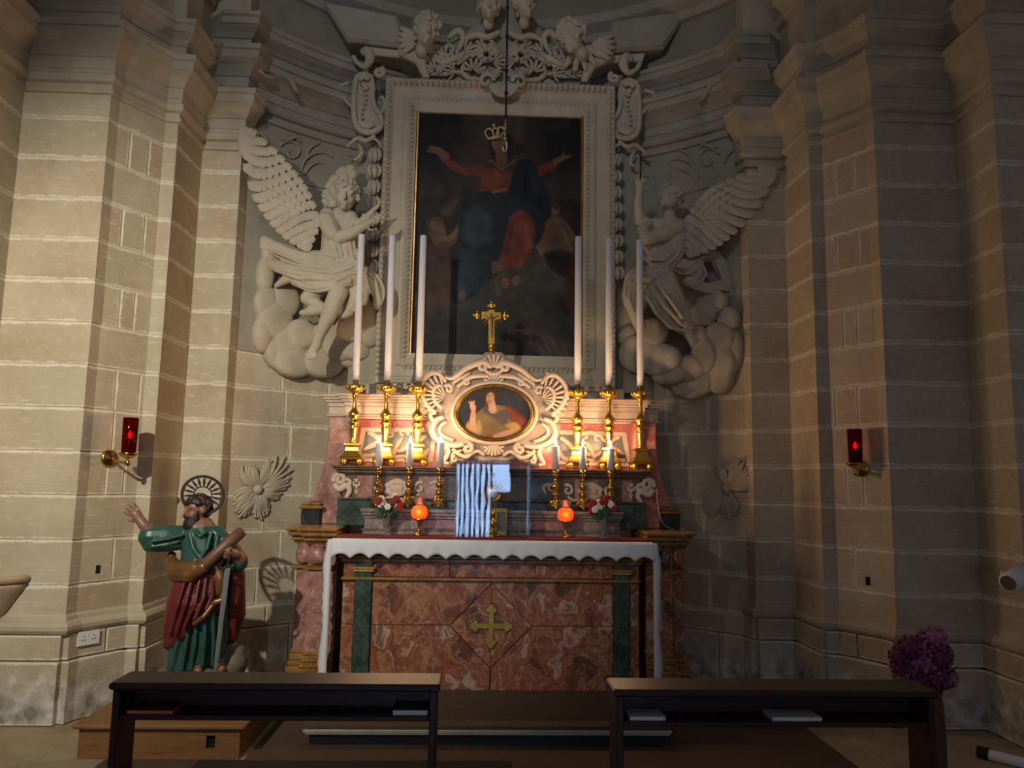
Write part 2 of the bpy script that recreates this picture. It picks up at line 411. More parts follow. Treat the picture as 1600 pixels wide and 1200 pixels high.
# ================================================================== SETTING
# plan of the chapel, left to right (x, y); the apse is an arc
AX, AY, AR = 2.05, 6.15, 2.785
ARC_C = 7.05-AR
a0 = math.asin(AX/AR)
ARC = [(AR*math.sin(a0*(k/14-1)), ARC_C+AR*math.cos(a0*(k/14-1))) for k in range(29)]
LEFT = [(-4.3, 4.72), (-3.29, 4.72), (-3.29, 5.15), (-2.70, 5.15), (-2.68, 5.24), (-2.49, 5.54), (-2.395, 5.55), (-2.385, 6.02), (-2.07, 6.02), (-2.05, 6.15)]
RIGHT = [(-x, y) for x, y in LEFT[::-1]]
PLAN = LEFT[:-1] + ARC + RIGHT[1:]
ZTOP = 6.5
def offset(path, d):
    out = []; n = len(path)
    for i in range(n):
        def nrm(a, b):
            t = Vector((b[0]-a[0], b[1]-a[1])).normalized(); return Vector((t.y, -t.x))
        if i == 0: m = nrm(path[0], path[1])
        elif i == n-1: m = nrm(path[-2], path[-1])
        else:
            n1 = nrm(path[i-1], path[i]); n2 = nrm(path[i], path[i+1]); m = (n1+n2)/max(0.35, 1+n1.dot(n2))
        out.append((path[i][0]+m.x*d, path[i][1]+m.y*d))
    return out
def sweep(path, prof):
    """profile (out, z) along the plan path"""
    rings = [[(x, y, z) for x, y in offset(path, o)] for o, z in prof]
    return MB().rings(rings[::-1], False, False)
iL = len(LEFT)-1; iR = iL+len(ARC)-1
parts = {'wall_left': PLAN[:iL+1], 'wall_apse': PLAN[iL:iR+1], 'wall_right': PLAN[iR:]}
walls = {}
for nm, pth in parts.items():
    core = sweep(pth, [(-0.007, 0.0), (-0.007, ZTOP), (-0.35, ZTOP), (-0.35, 0.0)])
    o = struct(core.build(nm, 'mortar' if nm != 'wall_apse' else 'mortar')); walls[nm] = o

COURSES = [0.0, 0.387, 0.55, 0.846, 1.132, 1.418, 1.704, 1.990, 2.276, 2.562, 2.848, 3.134, 3.420, 3.706, 3.992, 4.19]
def block(path, z0, z1, gl, gr, parent, proud=0.0):
    """one facing stone along a short plan path"""
    g = 0.006; ch = 0.004; jit = proud + random.uniform(-0.002, 0.002)
    L = [0.0]
    for a, b in zip(path, path[1:]): L.append(L[-1]+math.hypot(b[0]-a[0], b[1]-a[1]))
    tot = L[-1]
    if tot < 0.02: return
    def at(s):
        s = min(max(s, 0), tot)
        for k in range(len(path)-1):
            if s <= L[k+1]+1e-9:
                t = (s-L[k])/max(L[k+1]-L[k], 1e-9); a, b = path[k], path[k+1]
                return (a[0]+(b[0]-a[0])*t, a[1]+(b[1]-a[1])*t)
    s0 = g if gl else 0.0; s1 = tot-(g if gr else 0.0)
    ks = [s0]+[l for l in L[1:-1] if s0+0.01 < l < s1-0.01]+[s1]
    mid = [at(k) for k in ks]
    cl = ch if gl else 0; cr = ch if gr else 0
    ksf = [s0+cl]+ks[1:-1]+[s1-cr]
    fr = offset([at(k) for k in ksf], jit); ed = offset(mid, jit-ch); bk = offset(mid, -0.03)
    za, zb = z0+g, z1-g; n = len(ks)
    rows = [(bk, za), (ed, za), (fr, za+ch), (fr, zb-ch), (ed, zb), (bk, zb)]
    v = [(x, y, z) for pp, z in rows for x, y in pp]; f = []
    for r in range(5):
        for i in range(n-1): f.append((r*n+i, r*n+i+1, (r+1)*n+i+1, (r+1)*n+i))
    for i in (0, n-1):
        q = [r*n+i for r in range(6)]; f.append(tuple(q if i else q[::-1]))
    me = bpy.data.meshes.new('stone_block'); me.from_pydata(v, [], f); me.update()
    uv = me.uv_layers.new(name='UVMap'); ue = me.uv_layers.new(name='edge')
    H = zb-za
    for lp in me.loops:
        r, i = divmod(lp.vertex_index, n); u = ks[i]; z = rows[r][1]-za
        uv.data[lp.index].uv = (u if gl else u+1, z); ue.data[lp.index].uv = (tot-u if gr else tot-u+1, H-z)
    return link('stone_block', me, 'limestone', parent)
SPL = {0: (0.5,), 4: (0.38, 0.62)}
def face_blocks(path, wall, splits, ztop=99, prouds=True, z_from=0):
    for k in range(z_from, len(COURSES)-1):
        z0, z1 = COURSES[k], COURSES[k+1]
        if z1 > ztop: break
        pr = 0.05 if (k == 0 and prouds) else (0.038 if (k == 1 and prouds) else 0.0)
        pp = path
        cuts = [0]+list(splits(k))+[1]
        Ltot = sum(math.hypot(b[0]-a[0], b[1]-a[1]) for a, b in zip(path, path[1:]))
        for c0, c1 in zip(cuts, cuts[1:]):
            sub = subpath(pp, c0*Ltot, c1*Ltot)
            block(sub, z0, z1, c0 > 0, c1 < 1, wall, pr)
def subpath(path, s0, s1):
    out = []; acc = 0
    for a, b in zip(path, path[1:]):
        l = math.hypot(b[0]-a[0], b[1]-a[1])
        lo, hi = max(s0, acc), min(s1, acc+l)
        if hi > lo+1e-6:
            for s in (lo, hi):
                t = (s-acc)/l; q = (a[0]+(b[0]-a[0])*t, a[1]+(b[1]-a[1])*t)
                if not out or math.hypot(out[-1][0]-q[0], out[-1][1]-q[1]) > 1e-6: out.append(q)
        acc += l
    return out
SB = [(), (0.55,), (), (0.62,), (), (0.35, 0.72), (0.42,), (0.4, 0.9), (), (0.35, 0.66), (), (0.25, 0.74), (), (0.28, 0.7), (), (0.3, 0.55)]
for nm, pth in (('wall_left', LEFT), ('wall_right', RIGHT)):
    for i in range(len(pth)-1):
        sg = pth[i:i+2]; k2 = i if nm == 'wall_left' else len(pth)-2-i
        if k2 == 4: fn = (lambda k: SB[k]) if nm == 'wall_left' else (lambda k: tuple(1-c for c in SB[k][::-1]))
        elif k2 == 0: fn = lambda k: (0.5,) if k % 2 else (0.3, 0.8)
        else: fn = lambda k: ()
        face_blocks(sg, walls[nm], fn)
# apse: ashlar below, smooth stucco above the springing of the carvings
ztr = 2.562
arcL = sum(math.hypot(b[0]-a[0], b[1]-a[1]) for a, b in zip(ARC, ARC[1:]))
def apse_split(k):
    rnd = random.Random(k*13+5); out = []; x = 0.06+0.1*rnd.random()
    while x < 0.95:
        if not 0.30 < x < 0.70: out.append(x)
        x += rnd.uniform(0.065, 0.12)
    return out
face_blocks(ARC, walls['wall_apse'], apse_split, ztop=ztr+0.01)
sweep(ARC, [(0.004, ztr+0.006), (0.004, ZTOP), (-0.02, ZTOP), (-0.02, ztr+0.006)]).build('stucco_facing', 'stucco_wall', walls['wall_apse'], True)
# impost cornice and attic cornice, one sweep each
CORN = [(0.0, 4.17), (0.022, 4.175), (0.026, 4.19), (0.022, 4.205), (0.008, 4.21), (0.008, 4.245), (0.035, 4.255), (0.048, 4.275), (0.048, 4.30), (0.035, 4.315), (0.022, 4.32), (0.022, 4.345), (0.03, 4.35), (0.03, 4.43),
        (0.04, 4.435), (0.055, 4.46), (0.085, 4.50), (0.12, 4.53), (0.13, 4.535), (0.13, 4.60), (0.145, 4.605), (0.15, 4.63), (0.15, 4.645), (0.0, 4.67)]
ATT = [(0.0, 4.69), (0.03, 4.70), (0.03, 4.76), (0.04, 4.765), (0.06, 4.80), (0.10, 4.84), (0.11, 4.845), (0.11, 4.90), (0.125, 4.91), (0.13, 4.94), (0.0, 4.96)]
ATT2 = [(0.0, 5.38), (0.04, 5.39), (0.05, 5.46), (0.12, 5.52), (0.13, 5.6), (0.0, 5.63)]
for k, (nm, a, b) in enumerate((('trim_1', 0, iL+1), ('trim_2', iL-2, iR+3), ('trim_3', iR, len(PLAN)))):
    root = None; mt_ = 'cornice_stone' if k != 1 else 'stucco_wall'
    up_ = 0.36 if k == 1 else 0.0
    for pi_, prof in enumerate((CORN, ATT, ATT2)):
        prof = [(o_*(1.25 if k == 1 else 1), z_+up_) for o_, z_ in prof]
        a_, b_ = a, b
        if pi_ and k == 0: b_ = iL-1
        if pi_ and k == 2: a_ = iR+2
        rings = [offset(PLAN, o)[a_:b_] for o, z in prof]
        mb = MB().rings([[(x, y, z) for x, y in r] for r, (o, z) in zip(rings, prof)][::-1], False, False)
        n_ = b_-a_; m_ = len(prof); mb.f += [tuple(q*n_ for q in range(m_)), tuple(q*n_+n_-1 for q in range(m_))[::-1]]
        if root is None: root = struct(mb.build(nm, mt_))
        else: mb.build('attic_moulding', mt_, root)
# base torus of the pilasters
for nm, pth in (('baseboard_left', LEFT), ('baseboard_right', RIGHT)):
    prof = [(0.0, 0.545), (0.04, 0.552), (0.056, 0.575), (0.056, 0.60), (0.04, 0.622), (0.018, 0.63), (0.012, 0.655), (0.0, 0.67)]
    struct(sweep(pth, prof).build(nm, 'cornice_stone'))
# upper walls between the cornices and the closing vault
mb = MB(); mb.rings([[(x, y, ZTOP) for x, y in ARC], [(x*0.6, 6.15+(y-6.15)*0.6, ZTOP+0.5) for x, y in ARC], [(0, 6.15, ZTOP+0.6)]*len(ARC)], False, False)
c = MB(); c.box(-4.3, 4.3, 3.6, 7.3, ZTOP+0.0, ZTOP+0.15); struct(c.build('ceiling', 'cornice_stone'))
# upper stones above the impost (plain plastered)
for nm, pth in (('wall_left', LEFT), ('wall_right', RIGHT)):
    sweep(pth, [(0.0, 4.65), (0.0, ZTOP), (-0.02, ZTOP)]).build('attic_facing', 'cornice_stone', walls[nm])
fl = MB(); fl.box(-4.3, 4.3, -5.5, 7.3, -0.1, -0.004); floor = struct(fl.build('floor', 'mortar'))
fy = [-5.5, 0.2, 1.2, 2.2, 3.1, 3.75, 4.35, 4.95, 5.6]
for r in range(len(fy)-1):
    xs = [-4.3]; rr = random.Random(r+3)
    while xs[-1] < 4.0: xs.append(min(4.3, xs[-1]+rr.uniform(0.75, 1.15)))
    for xa, xb in zip(xs, xs[1:]):
        if r < 3 and xa < -1.5: pass
        m = MB(); m.bbox(xa+0.003, xb-0.003, fy[r]+0.003, fy[r+1]-0.003, -0.05, 0.0, 0.003); m.build('flagstone', 'flagstone', floor)
# rear of the nave: wall with a tall glazed door letting daylight in
wb = MB(); YB = -5.2
for x0, x1, z0, z1 in ((-4.3, -0.95, 0, 6.5), (0.75, 4.3, 0, 6.5), (-0.95, 0.75, 2.6, 6.5)): wb.box(x0, x1, YB-0.3, YB, z0, z1)
struct(wb.build('wall_back', 'cornice_stone'))
dr = MB(); dr.box(-0.95, 0.75, YB-0.2, YB-0.16, 0.0, 0.08); dr.box(-0.95, 0.75, YB-0.2, YB-0.16, 2.52, 2.6); dr.box(-0.95, 0.75, YB-0.2, YB-0.15, 1.92, 2.0)
for k in range(11): x = -0.95+k*0.108; dr.box(x, x+0.05, YB-0.2, YB-0.15, 0.08, 2.52)
dr.box(0.18, 0.75, YB-0.2, YB-0.15, 0.08, 1.36); dr.box(0.56, 0.75, YB-0.2, YB-0.15, 1.3601, 2.52)
d1 = struct(dr.build('door_1', 'mahogany'))
gp = MB(); gp.box(-0.95, 0.75, YB-0.24, YB-0.22, 0.05, 2.58); gp.build('pane', 'daylight_pane', d1)

# ================================================================== FLOOR THINGS
m = MB(); _cp = [(-2.10, 2.2), (2.05, 2.2), (2.05, 5.52), (-1.352, 5.52), (-1.352, 4.515), (-2.10, 4.515)]
m.rings([[(x, y, z) for x, y in _cp] for z in (0.0005, 0.012)]); tag(m.build('carpet', 'carpet'), 'brown carpet spread over the floor in front of the altar', 'carpet')
m = MB(); v = PZ(310, 1190, 0.012); m.bbox(v.x, 0.12, 3.2, v.y, 0.0125, 0.02, 0.003); tag(m.build('floor_strip', 'strip_dark'), 'dark brown strip lying on the carpet behind the left kneeler', 'mat')  # flat dark brown strip on the carpet
st = thing('altar_step', (0, 4.75, 0.012), 'low carpeted altar step with white moulded edge and black riser', 'step')
m = MB(); m.box(-1.05, 1.05, 4.76, 5.55, 0.012, 0.075); m.build('riser', 'step_black', st)
m = MB(); m.bbox(-1.09, 1.09, 4.735, 5.55, 0.105, 0.128, 0.004); m.build('carpet_top', 'carpet', st)
for k, (z0, z1, dy) in enumerate(((0.075, 0.087, 0.012), (0.087, 0.098, 0.004), (0.098, 0.1055, 0.0))):
    m = MB(); m.bbox(-1.085+dy, 1.085-dy, 4.722+dy, 4.80, z0, z1-0.001, 0.003); m.build('edge_strip', 'step_white', st)
# wooden platform on the left
pl = thing('wooden_platform', (-1.82, 4.9, 0), 'low brown wooden platform with a square hole under the statue', 'platform')
m = MB(); m.bbox(-2.30, -1.36, 4.52, 5.50, 0.165, 0.187, 0.005); m.build('top_board', 'box_wood', pl)
hx0, hx1 = -1.575, -1.525
m = MB()
for x0, x1, z0, z1 in ((-2.27, hx0, 0.0, 0.165), (hx1, -1.39, 0.0, 0.165), (hx0, hx1, 0, 0.055), (hx0, hx1, 0.125, 0.165)): m.box(x0, x1, 4.55, 4.572, z0+0.001, z1)
m.build('front_board', 'box_wood', pl)
for x0 in (-2.27, -1.412):
    m = MB(); m.bbox(x0, x0+0.022, 4.573, 5.40, 0.001, 0.165, 0.002); m.build('side_board', 'box_wood', pl)
m = MB(); m.box(hx0-0.01, hx1+0.01, 4.574, 4.58, 0.04, 0.14); m.build('hand_hole_dark', 'hole', pl)  # near-black sheet closing the hole, painted for the shade inside

def kneeler(px0, py0, px1, py1, label):
    a = PZ(px0, py0, 0.86); b = PZ(px1, py1, 0.86); Y = (a.y+b.y)/2; x0, x1 = a.x, b.x
    k = thing('kneeler', ((x0+x1)/2, Y+0.08, 0), label, 'kneeler', 'wooden kneelers before the altar')
    D = 0.165
    m = MB(); m.bbox(x0, x1, Y, Y+D, 0.835, 0.86, 0.006); m.build('top_board', 'mahogany', k)
    for xa, xb in ((x0+0.012, x0+0.036), (x1-0.036, x1-0.012)):
        m = MB(); m.bbox(xa, xb, Y+0.012, Y+D-0.01, 0.0125, 0.8345, 0.003); m.build('side_panel', 'mahogany', k)
    m = MB(); m.bbox(x0+0.036, x1-0.036, Y+D-0.03, Y+D-0.012, 0.735, 0.8345, 0.002); m.build('back_panel', 'mahogany', k)
    m = MB(); m.bbox(x0+0.036, x1-0.036, Y+0.016, Y+D-0.031, 0.735, 0.752, 0.003); m.build('shelf', 'mahogany', k)
    m = MB(); m.bbox(x0+0.036, x1-0.036, Y+0.06, Y+0.09, 0.0125, 0.11, 0.003); m.build('bottom_rail', 'mahogany', k)
    return x0, x1, Y
kL = kneeler(169, 1067, 688, 1070, 'dark mahogany kneeler nearest the saint statue, on the left')
kR = kneeler(958, 1076, 1472, 1082, 'dark mahogany kneeler in shadow, in front of the mauve flowers')
def booklet(name, pa, pb, Y, th, cov, pages, label, cat, rz=0):
    z = 0.7525; a = P(pa[0], pa[1], Y+0.03); b = P(pb[0], pb[1], Y+0.03); w = b.x-a.x
    t = thing(name, ((a.x+b.x)/2, Y+0.07, z), label, cat)
    m = MB(); m.box(a.x, b.x, Y+0.03, Y+0.125, z, z+th*0.8); m.build('pages', pages, t)
    m = MB(); m.bbox(a.x-0.001, b.x+0.001, Y+0.028, Y+0.127, z+th*0.8+0.0003, z+th, 0.0005); m.build('cover', cov, t)
    t.rotation_euler = (0, 0, 0)
booklet('booklet', (199, 1108), (270, 1108), kL[2], 0.012, 'paper_dark', 'paper_orange', 'dark booklet with an orange edge on the left kneeler shelf', 'booklet')
booklet('booklet', (614, 1110), (668, 1110), kL[2], 0.018, 'paper_blue', 'paper_white', 'blue-grey book with white pages at the right end of the left kneeler shelf', 'book')
booklet('leaflet', (984, 1118), (1040, 1118), kR[2], 0.012, 'paper_white', 'paper_white', 'small white leaflet near the left end of the right kneeler shelf', 'leaflet')
booklet('leaflet', (1207, 1120), (1284, 1120), kR[2], 0.012, 'paper_white', 'paper_white', 'wide white booklet in the middle of the right kneeler shelf', 'booklet')

# ================================================================== ALTAR
ZT = 1.145          # table top
al = thing('altar', (0.015, 5.5, 0.128), 'marble altar with a gilt cross on its red marble front', 'altar')
AC = 0.015          # altar axis
YF = 5.50
def wx(px, Y=YF): return P(px, 950, Y).x
def wz(py, Y=YF, px=770): return P(px, py, Y).z
xl, xr = -1.02, 1.05
# core block
m = MB(); m.box(xl+0.01, xr-0.01, YF+0.03, 6.0, 0.1285, 1.08); m.build('core', 'marble_brown', al)
zj = wz(978); zr = wz(908); zu = wz(880); zb = 0.1285
gl0, gl1, gr0, gr1 = -0.937, -0.817, wx(958), wx(983)
def slab(name, poly, y0, y1, mat, parent, bev=0.003): return MB().prism(poly, y0, y1, bev).build(name, mat, parent)
def rect(a, b, c, d): return [(a, c), (b, c), (b, d), (a, d)]
e = 0.0018
cx, cz, hw, hh = wx(768), zj, 0.285, 0.285
# four field panels, each cut back for the lozenge
for sx in (-1, 1):
    X = gl1 if sx < 0 else gr0
    up = [(X, zj+e), (cx+sx*(hw+0.004), zj+e), (cx+sx*0.004, cz+hh+0.0), (cx+sx*0.004, zr), (X, zr)]
    slab('panel', up, YF+0.004, YF+0.03, 'marble_red', al)
    lo = [(X, zj-e), (cx+sx*(hw+0.004), zj-e), (cx+sx*0.004, cz-hh), (cx+sx*0.004, zb), (X, zb)]
    slab('panel', lo, YF+0.004, YF+0.03, 'marble_red', al)
    # lozenge in two book-matched halves
    slab('lozenge_half', [(cx+sx*e*.6, cz+hh-0.004), (cx+sx*(hw-0.004), cz), (cx+sx*e*.6, cz-hh+0.004)], YF+0.001, YF+0.03, 'marble_red', al, 0.003)
    # outer strip and green pilaster
    o0, o1 = (xl, gl0-e) if sx < 0 else (gr1+e, xr)
    slab('outer_strip', rect(o0, o1, zb, zj-e), YF+0.006, YF+0.03, 'marble_red', al)
    slab('outer_strip', rect(o0, o1, zj+e, zu), YF+0.006, YF+0.03, 'marble_red', al)
    g0, g1 = (gl0, gl1) if sx < 0 else (gr0, gr1)
    pm = slab('pilaster', rect(g0+e, g1-e, zb, zu+0.004), YF-0.022, YF+0.03, 'marble_green', al, 0.004)
    m = MB(); m.bbox(g0-0.012, g1+0.012, YF-0.034, YF+0.0, zr+0.055, zr+0.075, 0.004); m.bbox(g0-0.022, g1+0.022, YF-0.04, YF+0.0, zr+0.076, zr+0.09, 0.003); m.build('capital', 'gold_flat', pm)
for x0, x1 in ((gl1+e, cx-0.3), (cx-0.3+2*e, cx+0.3), (cx+0.3+2*e, gr0-e)):
    slab('frieze_panel', rect(x0, x1, zr+0.022, zu), YF+0.006, YF+0.03, 'marble_red', al)
m = MB(); m.bbox(xl-0.01, xr+0.01, YF-0.03, YF+0.03, zr, zr+0.02, 0.005); m.build('gilt_moulding', 'marble_ochre', al)
m = MB(); m.bbox(xl-0.015, xr+0.015, YF-0.03, YF+0.03, zu, zu+0.028, 0.006); m.bbox(xl-0.03, xr+0.03, YF-0.055, YF+0.03, zu+0.029, zu+0.05, 0.006); m.build('upper_moulding', 'marble_ochre', al)
# budded gilt cross
m = MB(); s = S(YF); aw = 4.6*s; al_ = 26*s
poly = []
def arm(d):
    dx, dz = d; px_, pz_ = -dz, dx     # left of the arm direction
    A = lambda u, v: (cx+dx*u+px_*v, cz+dz*u+pz_*v)
    pts = [A(aw*0.9, -aw*0.9), A(al_*0.74, -aw*0.8)]
    for q, rr, u0, v0 in ((-100, 3.4, 0.88, -1), (0, 4.0, 1.08, 0), (100, 3.4, 0.88, 1)):
        for k in range(-3, 4):
            a = math.radians(q*0.9+k*24); pts.append(A(al_*u0+rr*s*math.cos(a), v0*5.0*s+rr*s*math.sin(a)))
    pts += [A(al_*0.74, aw*0.8)]
    return pts
for d in ((1, 0), (0, 1), (-1, 0), (0, -1)): poly += arm(d)
cr = slab('cross', poly, YF-0.016, YF+0.0, 'gold_flat', al, 0.003); cr['label'] = 'gilt budded cross on the lozenge'
slab('cross_shadow_plate', [(cx+(x-cx)*1.07, cz+(z-cz)*1.07) for x, z in poly], YF-0.0045, YF+0.0, 'marble_brown', cr, 0.001)  # dark plate behind the cross; its rim stands for the cross's shadow
# table slab under the cloths
m = MB(); m.bbox(-1.065, 1.105, YF-0.085, 6.0, 1.085, 1.138, 0.006); m.build('table_slab', 'marble_ochre', al)
# side wings with stepped colonnettes
for sx in (-1, 1):
    def X(v): return AC+sx*v
    def bx(m, a, b, y0, y1, z0, z1, bv=0.006):
        x0, x1 = sorted((X(a), X(b))); m.bbox(x0, x1, y0, y1, z0, z1, bv)
    wing = MB(); bx(wing, 1.10, 1.30, 5.60, 6.1, 0.1285, 1.09); bx(wing, 1.3001, 1.40, 5.68, 6.1, 0.1285, 1.09)
    wg = wing.build('wing_shaft', 'marble_rose' if sx < 0 else 'marble_red', al)
    m = MB()
    for a, b, z0, z1, g in ((1.09, 1.42, 1.095, 1.115, 0.02), (1.09, 1.43, 1.1155, 1.15, 0.045), (1.09, 1.45, 1.1505, 1.185, 0.075), (1.09, 1.47, 1.1855, 1.213, 0.095)):
        bx(m, a, b, 5.66-g, 6.1, z0, z1, 0.008); bx(m, a, b-0.10, 5.58-g, 5.66-g, z0, z1, 0.008)
    m.build('wing_cornice', 'marble_ochre', wg)
    m = MB()
    for xc, yf, ww in ((1.345, 5.66, 0.06), (1.235, 5.585, 0.065)):
        m.lathe([(ww*0.8, 0.955), (ww*1.0, 0.97), (ww*1.12, 1.0), (ww*1.05, 1.04), (ww*0.85, 1.07), (ww*0.95, 1.085), (ww*0.95, 1.094)], (X(xc), yf+ww*0.55, 0), 16)
    m.build('bulged_capital', 'marble_rose' if sx < 0 else 'marble_red', wg, True)
    m = MB(); bx(m, 1.10, 1.325, 5.572, 5.62, 0.915, 0.938); bx(m, 1.10, 1.425, 5.655, 5.70, 0.915, 0.938); bx(m, 1.10, 1.315, 5.582, 5.62, 0.939, 0.95); bx(m, 1.10, 1.415, 5.665, 5.70, 0.939, 0.95)
    m.build('necking', 'marble_ochre', wg)
    m = MB()
    for z0, z1, g in ((0.20, 0.25, 0.045), (0.251, 0.285, 0.03), (0.286, 0.33, 0.02), (0.331, 0.36, 0.01)):
        bx(m, 1.10, 1.30+g, 5.60-g, 5.68, z0, z1, 0.006); bx(m, 1.10, 1.40+g, 5.68-g, 6.1, z0, z1, 0.006)
    m.build('wing_base', 'marble_ochre', wg)
    m = MB(); bx(m, 1.09, 1.345, 5.545, 6.1, 0.1285, 0.199); bx(m, 1.09, 1.445, 5.63, 6.1, 0.1285, 0.1985); m.build('wing_plinth', 'marble_green', wg)
# cloths
ZR = 1.1665         # top of the red cloth
rc = MB(); rc.bbox(-1.07, 1.10, 5.452, 5.655, 1.1455, ZR-0.0005, 0.004); tag(rc.build('under_cloth', 'cloth_red'), 'dark red cloth lying along the altar table behind the white cloth', 'cloth')
cl = MB(); n = 220; x0, x1 = -1.087, 1.128; rows = []
def scal(x):
    t = ((x-x0)/(x1-x0)*17.0) % 1.0; return 0.036*(1-abs(math.sin(PI*t))**0.8)
zf = ZT+0.002
for r in range(8):
    row = []
    for k in range(n+1):
        x = x0+(x1-x0)*k/n; wv = 0.005*math.sin(x*23)+0.004*math.sin(x*61+1)
        drop = 0.118+0.0*x-scal(x)*0 ; L = 0.075+0.045*1-0.032+scal(x)*1.0
        if r == 0: row.append((x, 5.45, zf))
        elif r == 1: row.append((x, 5.393, zf+0.001))
        elif r == 2: row.append((x, 5.380, zf-0.004))
        else:
            t = (r-2)/5; row.append((x, 5.374-wv*t-0.004*t, zf-0.006-L*t))
    rows.append(row)
cl.rings(rows, False, False)
# long drops at both ends of the table
for sx, xs in ((-1, x0), (1, x1)):
    rows = []
    for r in range(25):
        t = r/24; z = zf-0.002-t*(0.955 if sx < 0 else 0.985)
        sc = 0.016*abs(math.sin(t*PI*13))
        wv = 0.010*math.sin(t*7+1)+0.006*math.sin(t*17)
        sp = 0.008+0.030*min(1, t*5)+wv*0.6
        rows.append([(xs-sx*0.004, 5.380, z), (xs+sx*0.020, 5.376, z), (xs+sx*(sp*0.65+0.01), 5.385, z), (xs+sx*(sp+0.01), 5.405, z), (xs+sx*(sp+0.018+sc), 5.45, z)])
    rows = [[(a, b, c) for a, b, c in rw] for rw in rows]
    cl.rings(rows, False, False)
o = cl.build('altar_cloth', 'cloth_white', None, True)
md = o.modifiers.new('thick', 'SOLIDIFY'); md.thickness = 0.002
tag(o, 'white altar cloth with a scalloped hem hanging over the table front', 'tablecloth')

# ------------------------------------------------------------------ gradine and retable
gd = thing('retable', (AC, 5.9, ZT), 'stepped marble retable inlaid with white scrolls behind the altar table', 'retable')
ZS, ZG = 1.345, 1.655      # candle step, upper ledge
YS, YG = 5.69, 5.84
m = MB(); hx = 0.93
for z0, z1, g in ((1.1455, 1.19, 0.012), (1.1905, 1.20, 0.022), (1.2005, 1.275, 0.0), (1.2755, 1.295, 0.008), (1.2955, 1.32, 0.02), (1.3205, ZS, 0.03)):
    m.bbox(AC-hx-g, AC+hx+g, YS-g, 5.9, z0, z1, 0.004)
m.build('candle_step', 'marble_grey', gd)
for x0_, x1_ in ((-0.55, -0.25), (0.3, 0.56)):
    m = MB(); m.bbox(x0_, x1_, YS-0.004, YS+0.01, 1.205, 1.27, 0.003); m.build('step_inlay', 'marble_rose', gd)
m = MB(); m.bbox(AC-1.16, AC+1.16, YG, 6.12, 1.2135, 1.40, 0.004); m.build('base_course', 'marble_green', gd)
m = MB(); m.bbox(AC-1.13, AC+1.13, YG+0.012, 6.12, 1.401, 1.60, 0.004); m.build('frieze', 'marble_brown', gd)
for k, (a, b, mt) in enumerate(((-1.02, -0.9, 'marble_rose'), (-0.84, -0.70, 'marble_brown'), (-0.56, -0.36, 'marble_rose'), (-0.29, -0.26, 'marble_green'), (0.28, 0.42, 'marble_green'), (0.46, 0.58, 'marble_brown'), (0.62, 0.80, 'marble_rose'), (0.98, 1.06, 'marble_rose'))):
    m = MB(); m.bbox(AC+a, AC+b, YG+0.006, YG+0.02, 1.42, 1.585, 0.003); m.build('inlay_panel', mt, gd)
m = MB()
for z0, z1, g in ((1.405, 1.418, 0.012), (1.592, 1.602, 0.01), (1.6025, 1.625, 0.022), (1.6255, 1.64, 0.045), (1.6405, ZG, 0.055)):
    m.bbox(AC-1.15-g, AC+1.15+g, YG-g, 6.15, z0, z1, 0.004)
m.build('ledge', 'marble_brown', gd)
# white inlaid scrolls on the frieze (low relief)
YI = YG+0.004
def orn(name, parts_, Y, mat, parent, flat=0.45):
    m = MB()
    for p_ in parts_: ptube(m, p_, Y, 4, 8, flat)
    return m.build(name, mat, parent, True)
def mir(parts_, ax=773): return [[(2*ax-a, b+0.017*(ax-a)*-2*0, c, d) for a, b, c, d in p_] for p_ in parts_]
def both(name, parts_, Y, mat, parent, flat=0.45, ax=771.5):
    orn(name, parts_, Y, mat, parent, flat)
    orn(name, [[(2*ax-a, b+0.018*2*(ax-a), c, d) for a, b, c, d in p_] for p_ in parts_], Y, mat, parent, flat)
vol = [spiral(531, 749, 10, 200, -1.3, 4.0, 0.004), [(522, 756, 4, .004), (530, 764, 5, .004), (542, 758, 5, .004), (546, 768, 4, .004), (540, 778, 3, .004)], [(538, 748, 3, .004), (547, 752, 3, .004), (544, 764, 3, .004)]]
both('scroll_inlay', vol, YI, 'stucco_cream', gd)
hk = [[(557, 748, 5, .004), (557, 754, 2, .004)], [(557, 756, 4.5, .004), (557, 764, 1.5, .004)], [(557, 765, 4, .004), (557, 773, 1, .004)], [(552, 752, 1.5, .004), (553, 760, 1.5, .004)], [(562, 752, 1.5, .004), (561, 760, 1.5, .004)]]
both('husk_inlay', hk, YI, 'stucco_cream', gd)
ct = [[(602, 762, 5, .004), (612, 756, 6, .004), (622, 754, 7, .004), (632, 758, 6, .004), (638, 766, 4, .004)], [(603, 765, 5, .004), (614, 770, 6, .004), (626, 770, 6, .004), (634, 767, 4, .004)], [(610, 763, 7, .005), (630, 763, 7, .005)], spiral(590, 762, 9, 120, -1.1, 2.6, .004), spiral(656, 762, 9, 60, 1.1, 2.6, .004), [(590, 775, 2, .004), (602, 778, 2, .004), (612, 776, 2, .004)], [(632, 776, 2, .004), (645, 778, 2, .004), (656, 772, 2, .004)],
      spiral(680, 760, 8, 150, -1.0, 2.4, .004), [(684, 752, 2.5, .004), (694, 758, 2.5, .004), (690, 768, 2, .004)]]
both('cartouche_inlay', ct[:3], YI, 'stucco_cream', gd)
for q_ in ct[3:]: both('scroll_inlay', [q_], YI, 'stucco_cream', gd)
